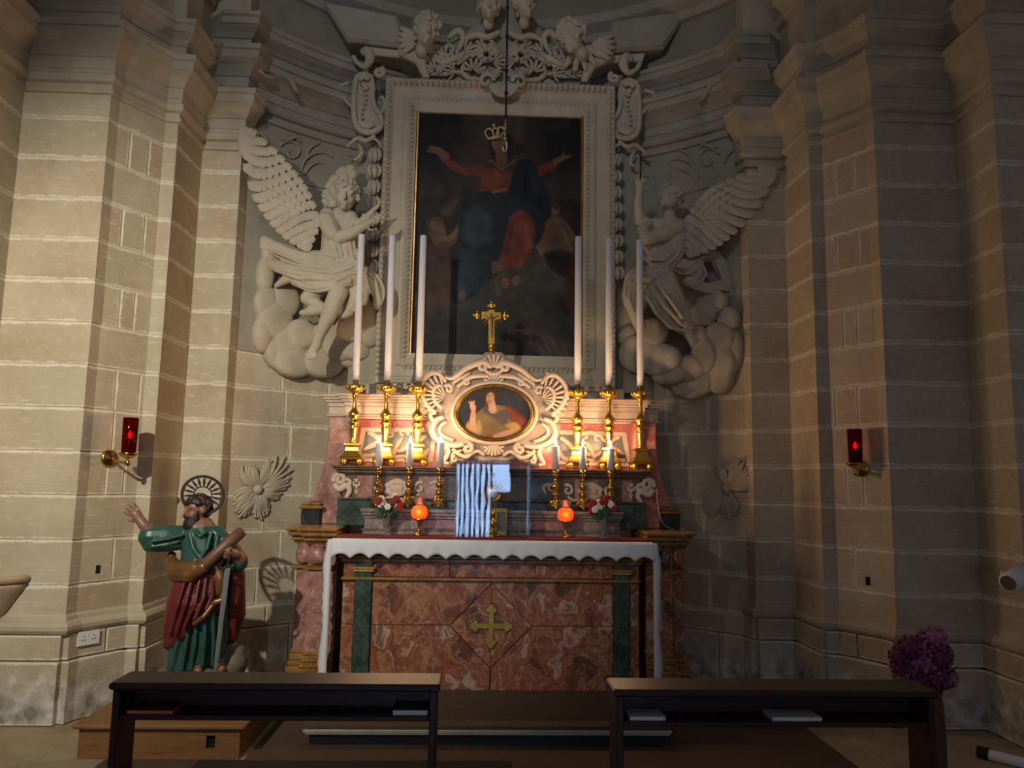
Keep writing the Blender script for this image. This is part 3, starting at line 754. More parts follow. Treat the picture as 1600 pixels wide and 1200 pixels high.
# side plinths of the retable: black blocks with ochre caps, and sweeping pink flanks
for sx in (-1, 1):
    X = lambda v: AC+sx*v
    def bx(m, a, b, y0, y1, z0, z1, bv=0.005):
        p, q = sorted((X(a), X(b))); m.bbox(p, q, y0, y1, z0, z1, bv)
    m = MB(); bx(m, 1.30, 1.44, 5.92, 6.12, 1.2135, 1.325); m.build('plinth_block', 'marble_black', gd)
    m = MB(); bx(m, 1.27, 1.46, 5.90, 6.13, 1.326, 1.352, 0.01); bx(m, 1.29, 1.445, 5.91, 6.12, 1.353, 1.378, 0.01); m.build('plinth_cap', 'marble_ochre', gd)
    prof = [(1.39, 1.379), (1.36, 1.44), (1.315, 1.58), (1.29, 1.70), (1.275, 1.85), (1.275, 2.03), (1.10, 2.03), (1.10, 1.2135), (1.16, 1.2135), (1.30, 1.2135), (1.30, 1.379)]
    pp = spline([(a, b) for a, b in prof[:6]], 4)
    poly = [(X(a), b) for a, b in list(pp)+prof[6:]]
    slab('flank', poly, 5.97, 6.16, 'marble_rose' if sx < 0 else 'marble_pink', gd, 0.008)
YR = 6.16
m = MB(); m.bbox(AC-1.16, AC+1.19, YR, 6.45, ZG+0.001, 2.03, 0.004); m.build('back_panel', 'marble_pink', gd)
zc = lambda py: P(560, py, YR).z
for sx in (-1, 1):
    ax = 771.5
    M = lambda px: px if sx < 0 else 2*ax-px
    MY = lambda px, py: py if sx < 0 else py+0.018*2*(ax-px)
    # cream frame around an inlaid field
    fr_o = [(564, 668), (684, 668), (676, 722), (556, 722)]; fr_i = [(571, 675), (676, 675), (669, 716), (563, 716)]
    Q = lambda pts, Y: [(lambda v: (v.x, v.z))(P(M(x), MY(x, y), Y)) for x, y in pts]
    slab('inlay_field', Q(fr_i, YR-0.006), YR-0.006, YR+0.01, 'inlay_grey', gd, 0.001)
    for k in range(4):
        a, b = fr_o[k], fr_o[(k+1) % 4]; c2, d2 = fr_i[(k+1) % 4], fr_i[k]
        slab('inlay_frame', Q([a, b, c2, d2], YR-0.012), YR-0.014, YR+0.01, 'stucco_cream', gd, 0.002)
    D = 0.012
    lv = [[(567, 703, 2, D), (580, 697, 5, D), (592, 690, 5, D), (584, 680, 4, D), (574, 676, 3, D)], [(575, 676, 2, D), (590, 683, 4, D), (602, 680, 3, D)], [(566, 712, 3, D), (580, 712, 4, D), (596, 708, 4, D), (602, 714, 3, D)],
          spiral(609, 680, 8, 200, -0.9, 3.2, D), spiral(630, 677, 8, -20, 0.9, 3.2, D), [(606, 676, 3, D), (620, 670, 4, D), (634, 674, 3, D)], [(614, 712, 3, D), (618, 700, 4, D), (624, 690, 4, D), (630, 684, 1, D)], [(616, 708, 3, D), (606, 702, 4, D), (602, 694, 2, D)], [(620, 706, 3, D), (632, 702, 4, D), (636, 694, 2, D)],
          [(668, 680, 3, D), (656, 688, 4, D), (648, 698, 3.5, D), (644, 710, 3, D)], [(670, 700, 3, D), (662, 712, 4, D), (650, 714, 3, D)], [(640, 716, 2.5, D), (628, 713, 3, D), (614, 715, 2.5, D)]]
    orn('leaf_inlay', [[(M(a), MY(a, b), c, d) for a, b, c, d in q] for q in lv], YR-0.002, 'stucco_cream', gd, 0.5)
# cream entablature, middle part proud of the ends
m = MB()
for z0, z1, g in ((2.031, 2.05, 0.01), (2.0505, 2.066, 0.03), (2.0665, 2.13, 0.015), (2.1305, 2.165, 0.02), (2.1655, 2.185, 0.04), (2.1855, 2.205, 0.06), (2.2055, 2.225, 0.075)):
    m.bbox(AC-1.17-g, AC+1.20+g, 6.13-g, 6.45, z0, z1, 0.005); m.bbox(AC-1.31-g, AC+1.33+g, 6.22-g, 6.5, z0, z1-0.0005, 0.005)
m.build('entablature', 'stucco_cream', gd)
# small stucco knots on the entablature behind the candlesticks
for px in (628, 928):
    q = []; py = 604 if px < 700 else 608
    for k in range(-2, 3): q.append(spiral(px+k*7, py, 4, 90, 1.0 if k % 2 else -1.0, 2.0, 0.05))
    orn('knot', q, 6.25, 'stucco_cream', gd, 0.8)
m = MB(); m.bbox(AC-1.05, AC+1.08, 6.28, 6.45, 2.2255, 2.33, 0.006); m.build('upper_course', 'stucco', gd)

# ================================================================== CARTOUCHE with the oval painting
YC = 6.01
ca = thing('oval_cartouche', (0.02, YC, ZG), 'cream rococo stucco cartouche framing the oval painting of a woman', 'cartouche')
ox, oy = 772.5, 645.5
ol = []
half = [(772, 549), (785, 551), (793, 560), (801, 562), (806, 571), (822, 577), (838, 590), (852, 586), (866, 583), (880, 590), (890, 602), (891, 618), (884, 634), (872, 646), (868, 656), (876, 664), (874, 680), (866, 694), (852, 702), (846, 714), (848, 724), (838, 729), (820, 724), (806, 716), (790, 722), (772, 720)]
full = half + [(2*771.5-x, y+0.018*2*(771.5-x)) for x, y in half[-2:0:-1]]
slab('backing', ppoly(full, YC+0.03), YC+0.02, YC+0.085, 'stucco_ground', ca, 0.012)
def cell(u, n=48, a=62, b=44): return [(ox+a*math.cos(2*PI*k/n), oy-b*math.sin(2*PI*k/n)) for k in range(n)]
def ring_px(mb, a, b, r, d, Y, flat=1.0, n=56):
    pts = [P(ox+a*math.cos(2*PI*k/n), oy-b*math.sin(2*PI*k/n), Y-d) for k in range(n)]
    rs = []
    for k in range(n):
        t = (pts[(k+1) % n]-pts[k-1]).normalized(); f = Vector((0, -1, 0)); q = t.cross(f).normalized()
        rs.append([pts[k]+f*(r*flat*math.cos(2*PI*j/8))+q*(r*math.sin(2*PI*j/8)) for j in range(8)])
    rs.append(rs[0]); mb.rings(rs, False)
of = MB(); ring_px(of, 60.5, 42.5, 2.6*S(YC), 0.018, YC); ring_px(of, 57.5, 39.8, 1.2*S(YC), 0.012, YC)
of.build('oval_gilt_frame', 'gold_frame', ca, True)
of = MB(); ring_px(of, 65.5, 47.5, 3.6*S(YC), 0.004, YC, 1.2); of.build('oval_moulding', 'stucco_cream', ca, True)
D = 0.02
cs = [
 # crest scrolls
 [(776, 574, 3, .03), (786, 566, 3.4, .035), (800, 570, 3.6, .035), (816, 578, 3.4, .03), (828, 588, 3, .025), (838, 594, 2.4, .02), (848, 592, 2, .02)],
 spiral(790, 573, 7, 100, 1.1, 3.0, .03),
 [(808, 584, 1.8, D), (822, 592, 2.2, D), (834, 600, 2.2, D), (836, 608, 1.8, D)],
 [(779, 588, 2.2, D), (792, 588, 2.6, .025), (806, 590, 2.8, .025), (818, 598, 2.4, D), (828, 606, 2, D)],
 spiral(813, 598, 6, 110, -1.0, 2.2, D),
 # outer rim of the side shell
 [(846, 600, 2.2, D), (856, 588, 2.8, .03), (868, 586, 3.2, .035), (880, 596, 3.2, .035), (886, 610, 3, .035), (882, 626, 3, .03), (872, 640, 2.8, .03), (862, 648, 2.6, .03)],
 [(850, 606, 2, .03), (860, 606, 2.4, .035), (866, 616, 2.4, .035), (862, 632, 2.4, .03), (852, 640, 2.2, .03)],
 spiral(842, 610, 7, 20, 1.1, 2.6, .025),
 # tail under the shell
 [(862, 648, 2.4, D), (870, 650, 2.6, .03), (868, 658, 2.4, .03), (858, 660, 2.2, .03)],
 # lower C-scroll
 [(850, 654, 2.6, .03), (862, 660, 3, .035), (868, 674, 3.2, .035), (862, 688, 3.2, .035), (848, 696, 3, .03), (832, 699, 2.8, .03), (818, 696, 2.6, .03)],
 [(846, 662, 1.8, .025), (854, 668, 2, .03), (856, 678, 2, .03), (846, 686, 2, .03), (834, 690, 1.8, .025)],
 spiral(812, 702, 8, 90, 1.2, 3, .03),
 # feet
 [(846, 700, 2.6, .025), (842, 708, 2.8, .03), (846, 718, 2.8, .03), (850, 725, 2, .03), (842, 727, 2, .025)],
 [(836, 704, 2.2, .025), (826, 712, 2.4, .025), (814, 716, 2.4, .025), (806, 710, 2.4, .025), (796, 706, 2.2, .025), (786, 712, 2, .025)],
 spiral(832, 720, 5, 90, -1.0, 2, .025),
 [(822, 706, 1.6, .02), (834, 710, 1.8, .02), (838, 718, 1.4, .02)],
]
cs = [[(a, b, c*1.3, d+.006) for a, b, c, d in q] for q in cs]
both('scrollwork', cs, YC+0.02, 'stucco_cream', ca, 0.9)
# fan shells on both shoulders: rays between the two rims
def fan(cxp, cyp, r0, r1, b0, b1, n, w0, w1, d0=0.02, d1=0.035):
    out = []
    for k in range(n):
        a = math.radians(b0+(b1-b0)*k/(n-1)); c_, s_ = math.cos(a), -math.sin(a)
        out.append([(cxp+r0*c_, cyp+r0*s_, w0, d0), (cxp+(r0*0.5+r1*0.5)*c_, cyp+(r0*0.5+r1*0.5)*s_, (w0+w1)/2, d1), (cxp+r1*c_, cyp+r1*s_, w1, d1*0.9)])
    return out
both('shell', fan(848, 622, 8, 36, -42, 78, 9, 0.8, 2.6)+fan(846, 624, 4, 18, -30, 70, 6, 0.5, 1.7, .03, .045), YC+0.015, 'stucco_cream', ca, 0.9)
both('shell_lip', [[(848+38*math.cos(math.radians(a)), 622-38*math.sin(math.radians(a)), 2.4, .03), (848+41*math.cos(math.radians(a)), 622-41*math.sin(math.radians(a)), 2.8, .035)] for a in range(-38, 84, 13)], YC+0.015, 'stucco_cream', ca, 1.0)
orn('crest_shell', fan(771.5, 578, 4, 24, 30, 150, 7, 1.0, 3.4, .03, .04)+[[(757, 572, 2.5, .03), (760, 580, 2.5, .035), (771.5, 584, 2.5, .035), (783, 580, 2.5, .035), (786, 572, 2.5, .03)]], YC+0.02, 'stucco_cream', ca, 0.9)
orn('crest_leaves', fan(771.5, 598, 3, 16, 20, 160, 7, 1.0, 2.2, .02, .03), YC+0.02, 'stucco_cream', ca, 0.9)
orn('foot_shell', fan(771.5, 690, 4, 22, 230, 310, 6, 1.0, 2.4, .02, .03)+[[(756, 698, 1.6, .02), (771.5, 701, 2.2, .025), (787, 698, 1.6, .02)]], YC+0.02, 'stucco_cream', ca, 0.8)

# ================================================================== PAINTINGS (flat, brushed shapes on a fine grid)
def proj(p):
    v = p-CAM; d = v@FWD; return 800+F*(v@RT)/d, 600-F*(v@UP)/d
class Canvas:
    def __init__(s, xs, zs, Y, base):
        s.nx, s.nz = len(xs), len(zs); X, Z = np.meshgrid(xs, zs)
        s.w = np.stack([X, np.full_like(X, Y), Z], -1); px, py = proj(s.w); s.x, s.y = px, py
        s.c = np.zeros(X.shape+(3,)); s.c[:] = lin([v/255 for v in base])
    def blend(s, d, col, soft, al=1.0):
        a = np.clip(0.5-d/max(soft, 0.1), 0, 1); a = a*a*(3-2*a)*al
        s.c = s.c*(1-a[..., None])+np.array(lin([v/255 for v in col]))*a[..., None]
    def ell(s, cx, cy, rx, ry, col, rot=0, soft=3, al=1.0):
        a = math.radians(rot); dx, dy = s.x-cx, s.y-cy
        u = (dx*math.cos(a)+dy*math.sin(a))/rx; v = (-dx*math.sin(a)+dy*math.cos(a))/ry
        s.blend((np.hypot(u, v)-1)*min(rx, ry), col, soft, al)
    def cap(s, pts, r, col, soft=2, al=1.0):
        if not hasattr(r, '__len__'): r = [r]*len(pts)
        D = np.full(s.x.shape, 1e9)
        for (a, b), (c, d), r0, r1 in zip(pts, pts[1:], r, r[1:]):
            l2 = (c-a)**2+(d-b)**2+1e-9; t = np.clip(((s.x-a)*(c-a)+(s.y-b)*(d-b))/l2, 0, 1)
            D = np.minimum(D, np.hypot(s.x-a-t*(c-a), s.y-b-t*(d-b))-(r0+(r1-r0)*t))
        s.blend(D, col, soft, al)
    def poly(s, pts, col, soft=2, al=1.0, sm=True):
        if sm: pts = [tuple(q) for q in spline(list(pts)+[pts[0]], 4)[:-1]]
        n = len(pts); D = np.full(s.x.shape, 1e9); ins = np.zeros(s.x.shape, bool)
        for i in range(n):
            (a, b), (c, d) = pts[i], pts[(i+1) % n]
            l2 = (c-a)**2+(d-b)**2+1e-9; t = np.clip(((s.x-a)*(c-a)+(s.y-b)*(d-b))/l2, 0, 1)
            D = np.minimum(D, np.hypot(s.x-a-t*(c-a), s.y-b-t*(d-b)))
            if abs(d-b) > 1e-9: ins ^= ((b > s.y) != (d > s.y)) & (s.x < (c-a)*(s.y-b)/(d-b)+a)
        s.blend(np.where(ins, -D, D), col, soft, al)
    def mottle(s, amt, seed=1):
        r = np.random.RandomState(seed); n = np.zeros(s.x.shape)
        for k in range(14):
            f = r.uniform(0.02, 0.35); a = r.uniform(0, 2*PI); n += np.sin((s.x*math.cos(a)+s.y*math.sin(a))*f+r.uniform(0, 6))*0.3
        s.c *= np.clip(1+amt*n[..., None], 0.5, 1.6)
    def build(s, name, parent, mask=None):
        idx = np.arange(s.nx*s.nz).reshape(s.nz, s.nx)
        q = np.stack([idx[:-1, :-1], idx[:-1, 1:], idx[1:, 1:], idx[1:, :-1]], -1).reshape(-1, 4)
        if mask is not None:
            k = mask.reshape(-1); q = q[k[q].all(1)]
        me = bpy.data.meshes.new(name); me.from_pydata(s.w.reshape(-1, 3).tolist(), [], q.tolist()); me.update()
        at = me.color_attributes.new('paint', 'FLOAT_COLOR', 'POINT')
        cc = np.ones((s.nx*s.nz, 4)); cc[:, :3] = s.c.reshape(-1, 3); at.data.foreach_set('color', cc.ravel())
        return link(name, me, 'painted_canvas', parent)

YP = 6.56
px0, px1, pz0, pz1 = -0.695, 0.755, 2.57, 4.86
pa = thing('altar_painting', (0.03, YP, pz0), 'large dark altar painting of a crowned seated woman in red and blue', 'painting')
k = Canvas(np.linspace(px0, px1, 210), np.linspace(pz0, pz1, 330), YP, (52, 46, 40))
k.ell(775, 230, 70, 110, (86, 72, 58), 0, 70, .9)
k.ell(680, 190, 50, 60, (30, 27, 26), 0, 60); k.ell(880, 200, 45, 70, (30, 27, 26), 0, 60)
k.ell(690, 320, 60, 40, (60, 62, 58), 0, 40, .6); k.ell(690, 290, 40, 18, (70, 70, 66), 10, 20, .4)
k.ell(880, 300, 40, 30, (76, 66, 54), 0, 40, .7); k.ell(668, 300, 22, 9, (84, 66, 54), 0, 14, .4)
k.ell(712, 210, 22, 14, (52, 42, 36), 20, 12, .7); k.ell(875, 190, 20, 12, (56, 44, 38), -30, 12, .7)
k.ell(690, 420, 45, 60, (58, 52, 46), 0, 40, .6)
# clouds
for a in ((845, 430, 48, 38, (94, 90, 76)), (770, 445, 36, 32, (92, 88, 76)), (800, 480, 60, 40, (78, 74, 66)), (720, 480, 60, 30, (72, 70, 66)), (690, 470, 36, 12, (100, 96, 88)), (860, 520, 50, 30, (70, 66, 60))): k.ell(*a, 0, 26, .8)
k.ell(720, 530, 70, 40, (66, 66, 64), 0, 40, .7)
k.poly([(800, 525), (830, 515), (870, 530), (900, 545), (905, 568), (860, 568), (830, 540)], (98, 88, 74), 12, .7)
for a in range(5): k.cap([(835+a*14, 525+a*3), (850+a*13, 560)], 1.6, (124, 110, 92), 4, .5)
k.ell(712, 535, 14, 7, (84, 52, 46), 0, 8, .5)
# angels left and right in the painting
k.poly([(668, 345), (690, 340), (700, 372), (715, 350), (722, 352), (714, 378), (690, 388), (676, 380), (668, 360)], (128, 100, 78), 4, .8)
k.ell(673, 352, 9, 11, (92, 66, 52), 0, 4); k.ell(677, 352, 6, 8, (136, 100, 80), 0, 3)
k.cap([(680, 372), (700, 374), (716, 362), (721, 345)], [5, 4, 4, 3], (136, 106, 84), 3)
k.cap([(698, 330), (706, 316), (716, 312)], [9, 8, 4], (96, 80, 66), 5, .8)
k.poly([(668, 385), (700, 385), (705, 470), (670, 470)], (98, 72, 58), 10, .7)
k.poly([(840, 352), (862, 338), (884, 346), (902, 380), (900, 420), (880, 400), (850, 395), (838, 375)], (132, 100, 74), 5, .85)
k.ell(866, 325, 9, 12, (140, 104, 80), 0, 3); k.ell(872, 318, 11, 10, (64, 44, 36), 0, 5, .9)
k.cap([(845, 352), (836, 375), (846, 395)], [5, 5, 4], (138, 106, 82), 3)
k.cap([(868, 342), (885, 372), (892, 392)], [2, 2, 2], (160, 130, 98), 2, .7)
k.poly([(850, 395), (880, 390), (905, 410), (900, 440), (860, 420)], (34, 32, 32), 6, .9)
k.ell(893, 450, 10, 40, (96, 54, 38), 0, 10, .7); k.ell(890, 322, 18, 10, (44, 38, 36), 20, 8, .8)
# the seated woman
k.poly([(752, 262), (772, 262), (795, 262), (800, 290), (780, 300), (748, 303), (742, 308), (752, 285)], (136, 74, 54), 4)
k.poly([(690, 238), (700, 244), (725, 262), (752, 258), (756, 272), (730, 274), (702, 262), (686, 246)], (132, 70, 52), 4)
k.cap([(672, 232), (684, 235), (696, 243)], [3, 5, 6], (140, 98, 76), 3); k.cap([(686, 236), (674, 228)], [3, 1.5], (140, 98, 76), 2); k.cap([(684, 238), (668, 236)], [2.5, 1.5], (130, 90, 70), 2)
k.poly([(838, 262), (860, 252), (870, 250), (868, 262), (850, 272), (840, 274)], (136, 60, 42), 4)
k.cap([(868, 252), (880, 246), (890, 244)], [5, 4, 2], (140, 98, 76), 3); k.cap([(878, 246), (881, 238)], [2, 1], (130, 90, 70), 2)
k.poly([(812, 246), (835, 255), (845, 280), (862, 315), (858, 340), (835, 350), (815, 330), (795, 305), (802, 270)], (36, 42, 52), 4)
k.cap([(826, 262), (838, 300)], [3, 4], (60, 66, 76), 8, .6)
k.poly([(730, 305), (770, 298), (820, 312), (850, 340), (846, 372), (820, 400), (800, 410), (765, 440), (730, 470), (706, 470), (714, 420), (716, 350)], (46, 54, 58), 5)
k.poly([(730, 330), (760, 320), (768, 370), (745, 385), (722, 370)], (74, 82, 84), 16, .8)
k.poly([(720, 390), (750, 400), (740, 450), (715, 465)], (66, 76, 82), 12, .7)
k.poly([(796, 340), (812, 328), (830, 338), (836, 365), (828, 400), (806, 420), (778, 418), (786, 385), (793, 355)], (138, 74, 54), 5)
k.cap([(822, 345), (826, 380), (812, 412)], [4, 5, 3], (162, 92, 66), 8, .6); k.cap([(800, 350), (792, 400)], [3, 3], (110, 50, 36), 8, .7)
k.cap([(770, 300), (790, 296)], 2, (190, 140, 100), 4, .6); k.ell(772, 280, 10, 12, (172, 92, 64), 0, 10, .6)
k.poly([(760, 246), (772, 240), (798, 244), (812, 248), (790, 268), (780, 268)], (74, 54, 42), 4, .9)
k.cap([(766, 250), (784, 266), (806, 250)], 1.3, (150, 120, 90), 2, .8)
k.ell(784, 228, 20, 24, (52, 34, 28), 0, 5); k.ell(808, 234, 14, 9, (48, 36, 30), -25, 6, .8)
k.cap([(782, 236), (784, 252)], [8, 9], (136, 96, 72), 4); k.ell(779, 222, 11, 15, (164, 118, 92), 6, 3)
k.ell(775, 219, 2.6, 1.2, (60, 40, 34), 0, 2); k.ell(784, 220, 2.6, 1.2, (60, 40, 34), 0, 2); k.cap([(779, 219), (778, 227)], .8, (128, 86, 66), 2); k.cap([(776, 232), (782, 232)], .9, (128, 58, 50), 1.6)
k.poly([(770, 408), (786, 412), (782, 424), (768, 426)], (150, 104, 80), 4, .7)
for cx_, cy_ in ((788, 440), (806, 436)):
    k.ell(cx_, cy_, 9, 10, (86, 64, 52), 0, 4, .9); k.ell(cx_+1, cy_+2, 6.5, 8, (146, 108, 86), 0, 3, .9)
    k.ell(cx_-1, cy_+1, 1.4, .8, (60, 44, 38), 0, 2); k.ell(cx_+4, cy_+1, 1.4, .8, (60, 44, 38), 0, 2); k.cap([(cx_, cy_+6), (cx_+3, cy_+6)], .7, (120, 66, 58), 1.5)
k.cap([(776, 440), (780, 458)], [3, 5], (112, 98, 84), 6, .7); k.cap([(816, 440), (828, 430)], [3, 2], (112, 98, 84), 5, .7)
k.ell(722, 462, 6, 9, (128, 96, 78), 0, 4, .6)
k.mottle(0.16, 3); k.c *= 0.62
k.build('canvas', pa)
gf = MB(); g = 0.024
for x0_, x1_, z0_, z1_ in ((px0-g, px1+g, pz1-0.004, pz1+g), (px0-g, px1+g, pz0-g, pz0+0.004), (px0-g, px0+0.004, pz0+0.004, pz1-0.004), (px1-0.004, px1+g, pz0+0.004, pz1-0.004)):
    gf = MB(); gf.bbox(x0_, x1_, YP-0.035, YP+0.02, z0_, z1_, 0.009); gf.build('gilt_slip', 'gold_frame', pa)
# applied crown
v = P(773, 214, YP-0.02); s = S(YP)
cw = MB(); cw.tube([P(x, y, YP-0.02) for x, y in ((762, 217), (772, 215), (784, 213))], 2.6*s, 8)
for pts in (((763, 216), (758, 208), (763, 201), (770, 206), (772, 214)), ((772, 214), (770, 204), (774, 200), (779, 205), (778, 213)), ((782, 213), (788, 205), (785, 198), (778, 203), (776, 213))): ptube(cw, [(a, b, 1.4, .02) for a, b in pts], YP, 4, 6)
for x, y in ((759, 205), (772, 198), (786, 201), (766, 201), (779, 199)): cw.ell(P(x, y, YP-0.02), (2*s, 2*s, 2*s), None, 8, 6)
ptube(cw, [(772, 199, 1, .02), (771, 193, 1, .02)], YP); ptube(cw, [(768, 196, 1, .02), (775, 195, 1, .02)], YP)
tag(cw.build('crown', 'crown_gold', None, True), 'small pale gold crown fixed on the head of the painted woman', 'crown')

# oval painting inside the cartouche
YO = YC-0.004; c0 = P(ox, oy, YO); rx_, rz_ = 58.5*S(YO), 40.5*S(YO)
k = Canvas(np.linspace(c0.x-rx_, c0.x+rx_, 190), np.linspace(c0.z-rz_, c0.z+rz_, 134), YO, (44, 48, 56))
k.ell(800, 622, 26, 22, (66, 68, 76), 0, 26, .8); k.ell(740, 625, 22, 20, (58, 58, 62), 0, 20, .6)
k.poly([(752, 640), (762, 634), (785, 634), (806, 645), (824, 668), (818, 684), (740, 686), (726, 672), (734, 655)], (132, 108, 72), 3)
k.poly([(788, 640), (800, 636), (830, 664), (822, 680), (800, 660)], (128, 52, 44), 4, .8)
k.poly([(758, 636), (772, 646), (788, 640), (796, 650), (786, 664), (770, 652), (755, 644)], (92, 80, 84), 3, .9)
k.ell(767, 618, 12, 17, (74, 50, 34), 8, 3); k.poly([(760, 622), (756, 642), (762, 640), (766, 626)], (92, 70, 46), 3, .9)
k.cap([(768, 628), (770, 640)], [5, 6], (206, 160, 126), 3); k.ell(766, 622, 6.2, 9, (196, 150, 120), 8, 2)
for a, b in ((763, 618), (769, 618)): k.ell(a, b, 1.4, .8, (60, 40, 34), 0, 1.2)
k.cap([(765.5, 619), (764.5, 624)], .6, (180, 126, 100), 1.2); k.cap([(763, 627), (767, 627)], .8, (160, 70, 62), 1.2)
k.cap([(738, 668), (739, 650), (740, 640)], [5, 4, 3.2], (200, 150, 116), 2.5); k.ell(739, 636, 4.5, 6, (206, 156, 122), -20, 2)
for a, b in ((733, 628), (737, 627), (741, 627)): k.cap([(738, 634), (a, b)], [1.8, 1], (206, 156, 122), 1.4)
k.poly([(730, 660), (742, 664), (750, 656), (752, 676), (736, 684), (728, 672)], (176, 140, 96), 3, .9)
k.cap([(806, 676), (790, 678), (770, 684)], [6, 5, 4], (196, 146, 114), 2.5); k.poly([(788, 664), (806, 660), (818, 676), (808, 682), (798, 672)], (186, 142, 84), 3)
k.poly([(752, 684), (770, 680), (764, 690), (750, 690)], (140, 44, 48), 3)
k.mottle(0.1, 5)
msk = ((k.w[..., 0]-c0.x)/rx_)**2+((k.w[..., 2]-c0.z)/rz_)**2 <= 1.0
k.build('oval_canvas', ca, msk)

# ================================================================== STUCCO FRAME of the large painting
fm = thing('altarpiece_surround', (0.03, 6.5, 2.33), 'tall stucco picture frame with leaf borders and side scrolls', 'picture frame')
FX0, FX1, FZ0, FZ1 = -0.995, 1.055, 2.34, 5.10
gx0, gx1, gz0, gz1 = px0-g, px1+g, pz0-g, pz1+g
m = MB(); 
m.box(-1.24, gx0+0.01, 6.60, 6.95, 2.34, 4.95); m.box(gx1-0.01, 1.30, 6.60, 6.95, 2.34, 4.95); m.box(gx0+0.01, gx1-0.01, 6.60, 6.95, 2.34, 5.2)
m.build('backing', 'stucco_wall', fm)
def frame_ring(x0, x1, z0, z1, prof):
    """mitred picture-frame moulding; prof (inset, proud Y)"""
    rs = [[(x0+i, y, z0+i), (x1-i, y, z0+i), (x1-i, y, z1-i), (x0+i, y, z1-i)] for i, y in prof]
    return MB().rings(rs, False)
wdt = gx0-FX0
m = frame_ring(FX0, FX1, FZ0+0.02, FZ1, [(0, 6.60), (0, 6.47), (0.012, 6.455), (0.035, 6.46), (0.04, 6.475), (0.06, 6.48), (0.075, 6.50), (0.16, 6.515), (0.175, 6.50), (0.20, 6.495), (0.235, 6.515), (wdt, 6.53), (wdt, 6.60)])
m.build('moulding', 'stucco', fm)
# leaf-tip border outside, bead border inside: too fine to pick apart
bd = MB(); stp = 0.048
def tooth(x, z, dx, dz, w, h, y0, dp):
    """small leaf tip at (x,z) pointing along (dx,dz)"""
    qx, qz = -dz, dx
    pts = [(x-qx*w, y0, z-qz*w), (x+qx*w, y0, z+qz*w), (x+dx*h+qx*w*0.8, y0, z+dz*h+qz*w*0.8), (x+dx*h-qx*w*0.8, y0, z+dz*h-qz*w*0.8), (x, y0-dp, z), (x+dx*h*0.9, y0-dp*1.2, z+dz*h*0.9)]
    bd.add(pts, [(0, 4, 1), (1, 4, 5, 2), (2, 5, 3), (3, 5, 4, 0)])
z = FZ0+0.1
while z < FZ1-0.05:
    tooth(FX0+0.005, z, 1, 0, 0.018, 0.05, 6.462, 0.022); tooth(FX1-0.005, z, -1, 0, 0.018, 0.05, 6.462, 0.022); z += stp
x = FX0+0.08
while x < FX1-0.06:
    tooth(x, FZ1-0.005, 0, -1, 0.018, 0.055, 6.462, 0.022); x += stp
z = gz0-0.03
while z < gz1+0.03:
    tooth(gx0-0.055, z, 1, 0.3, 0.015, 0.032, 6.508, 0.014); tooth(gx1+0.055, z, -1, 0.3, 0.015, 0.032, 6.508, 0.014); z += 0.042
x = gx0-0.03
while x < gx1+0.03:
    tooth(x, gz1+0.055, 0.3, -1, 0.015, 0.032, 6.508, 0.014); tooth(x, gz0-0.055, 0.3, 1, 0.015, 0.032, 6.508, 0.014); x += 0.042
o = bd.build('leaf_border', 'stucco', fm); o['kind'] = 'stuff'
# side consoles: long C-scroll brackets with diaper filling, and husk drops
YB2 = 6.55; D = 0.05; AXF = 773.0; SL = 0.030
def bothf(name, parts_, Y, flat=0.9, mat='stucco'):
    orn(name, parts_, Y, mat, fm, flat); orn(name, [[(2*AXF-a+(0.0 if b > 240 else 6), b+SL*(2*(AXF-a))*0.8, c, d) for a, b, c, d in q] for q in parts_], Y, mat, fm, flat)
con = [[(556, 128, 3, D), (553, 150, 3.4, D), (553, 175, 3.6, D), (556, 195, 3.8, D), (568, 206, 4, D), (584, 206, 4, D), (596, 196, 3.8, D), (594, 180, 3.4, D), (586, 168, 3, D), (582, 150, 2.8, D), (584, 138, 2.5, D)],
       [(560, 190, 3, .06), (570, 196, 5, .07), (584, 194, 4, .06)], [(561, 126, 3, .06), (568, 120, 3.5, .06), (577, 124, 3, .06)], [(566, 130, 3, .05), (574, 140, 3, .05)],
       [(566, 84, 5, .06), (574, 80, 6, .08), (578, 92, 6, .08), (570, 104, 4, .06), (558, 98, 3, .05), (552, 88, 3, .05)], spiral(592, 113, 8, 60, -1.2, 3.5, .06), [(545, 130, 2.5, .04), (530, 136, 2.5, .04), (536, 152, 2.2, .04), (550, 168, 2, .04)],
       [(596, 150, 2, .05), (602, 162, 2.5, .05), (596, 178, 2, .05)]]
for sx in (-1, 1):
    bp_ = [(556, 118), (570, 112), (584, 120), (588, 142), (586, 165), (600, 182), (598, 200), (580, 212), (560, 206), (551, 190), (549, 150), (551, 130)]
    bp_ = [(x, y) if sx < 0 else (2*AXF-x+6, y+SL*(2*(AXF-x))*0.8) for x, y in bp_]
    slab('bracket_body', ppoly(bp_, YB2), YB2-0.035, YB2+0.3, 'stucco', fm, 0.012)
con = [[(a, b, c*1.35, d) for a, b, c, d in q] for q in con]
bothf('scroll_bracket', con, YB2)
for a in range(7): bothf('pellet', [[(569+3*math.sin(a*.9), 138+a*7.5, 1.2, .045), (569+3*math.sin(a*.9), 139.5+a*7.5, 3.2, .05), (569+3*math.sin(a*.9), 142.5+a*7.5, 1.2, .045)]], YB2)
bothf('bracket_tail', [[(586, 212, 3, .05), (572, 220, 4, .06), (560, 216, 3.5, .05), (550, 222, 3, .05), (542, 230, 2, .04)], [(560, 226, 2, .04), (566, 236, 3, .05), (560, 246, 3, .05), (552, 250, 2, .04)], [(580, 214, 2.5, .05), (592, 222, 2.5, .05), (596, 232, 2, .05)]], YB2)
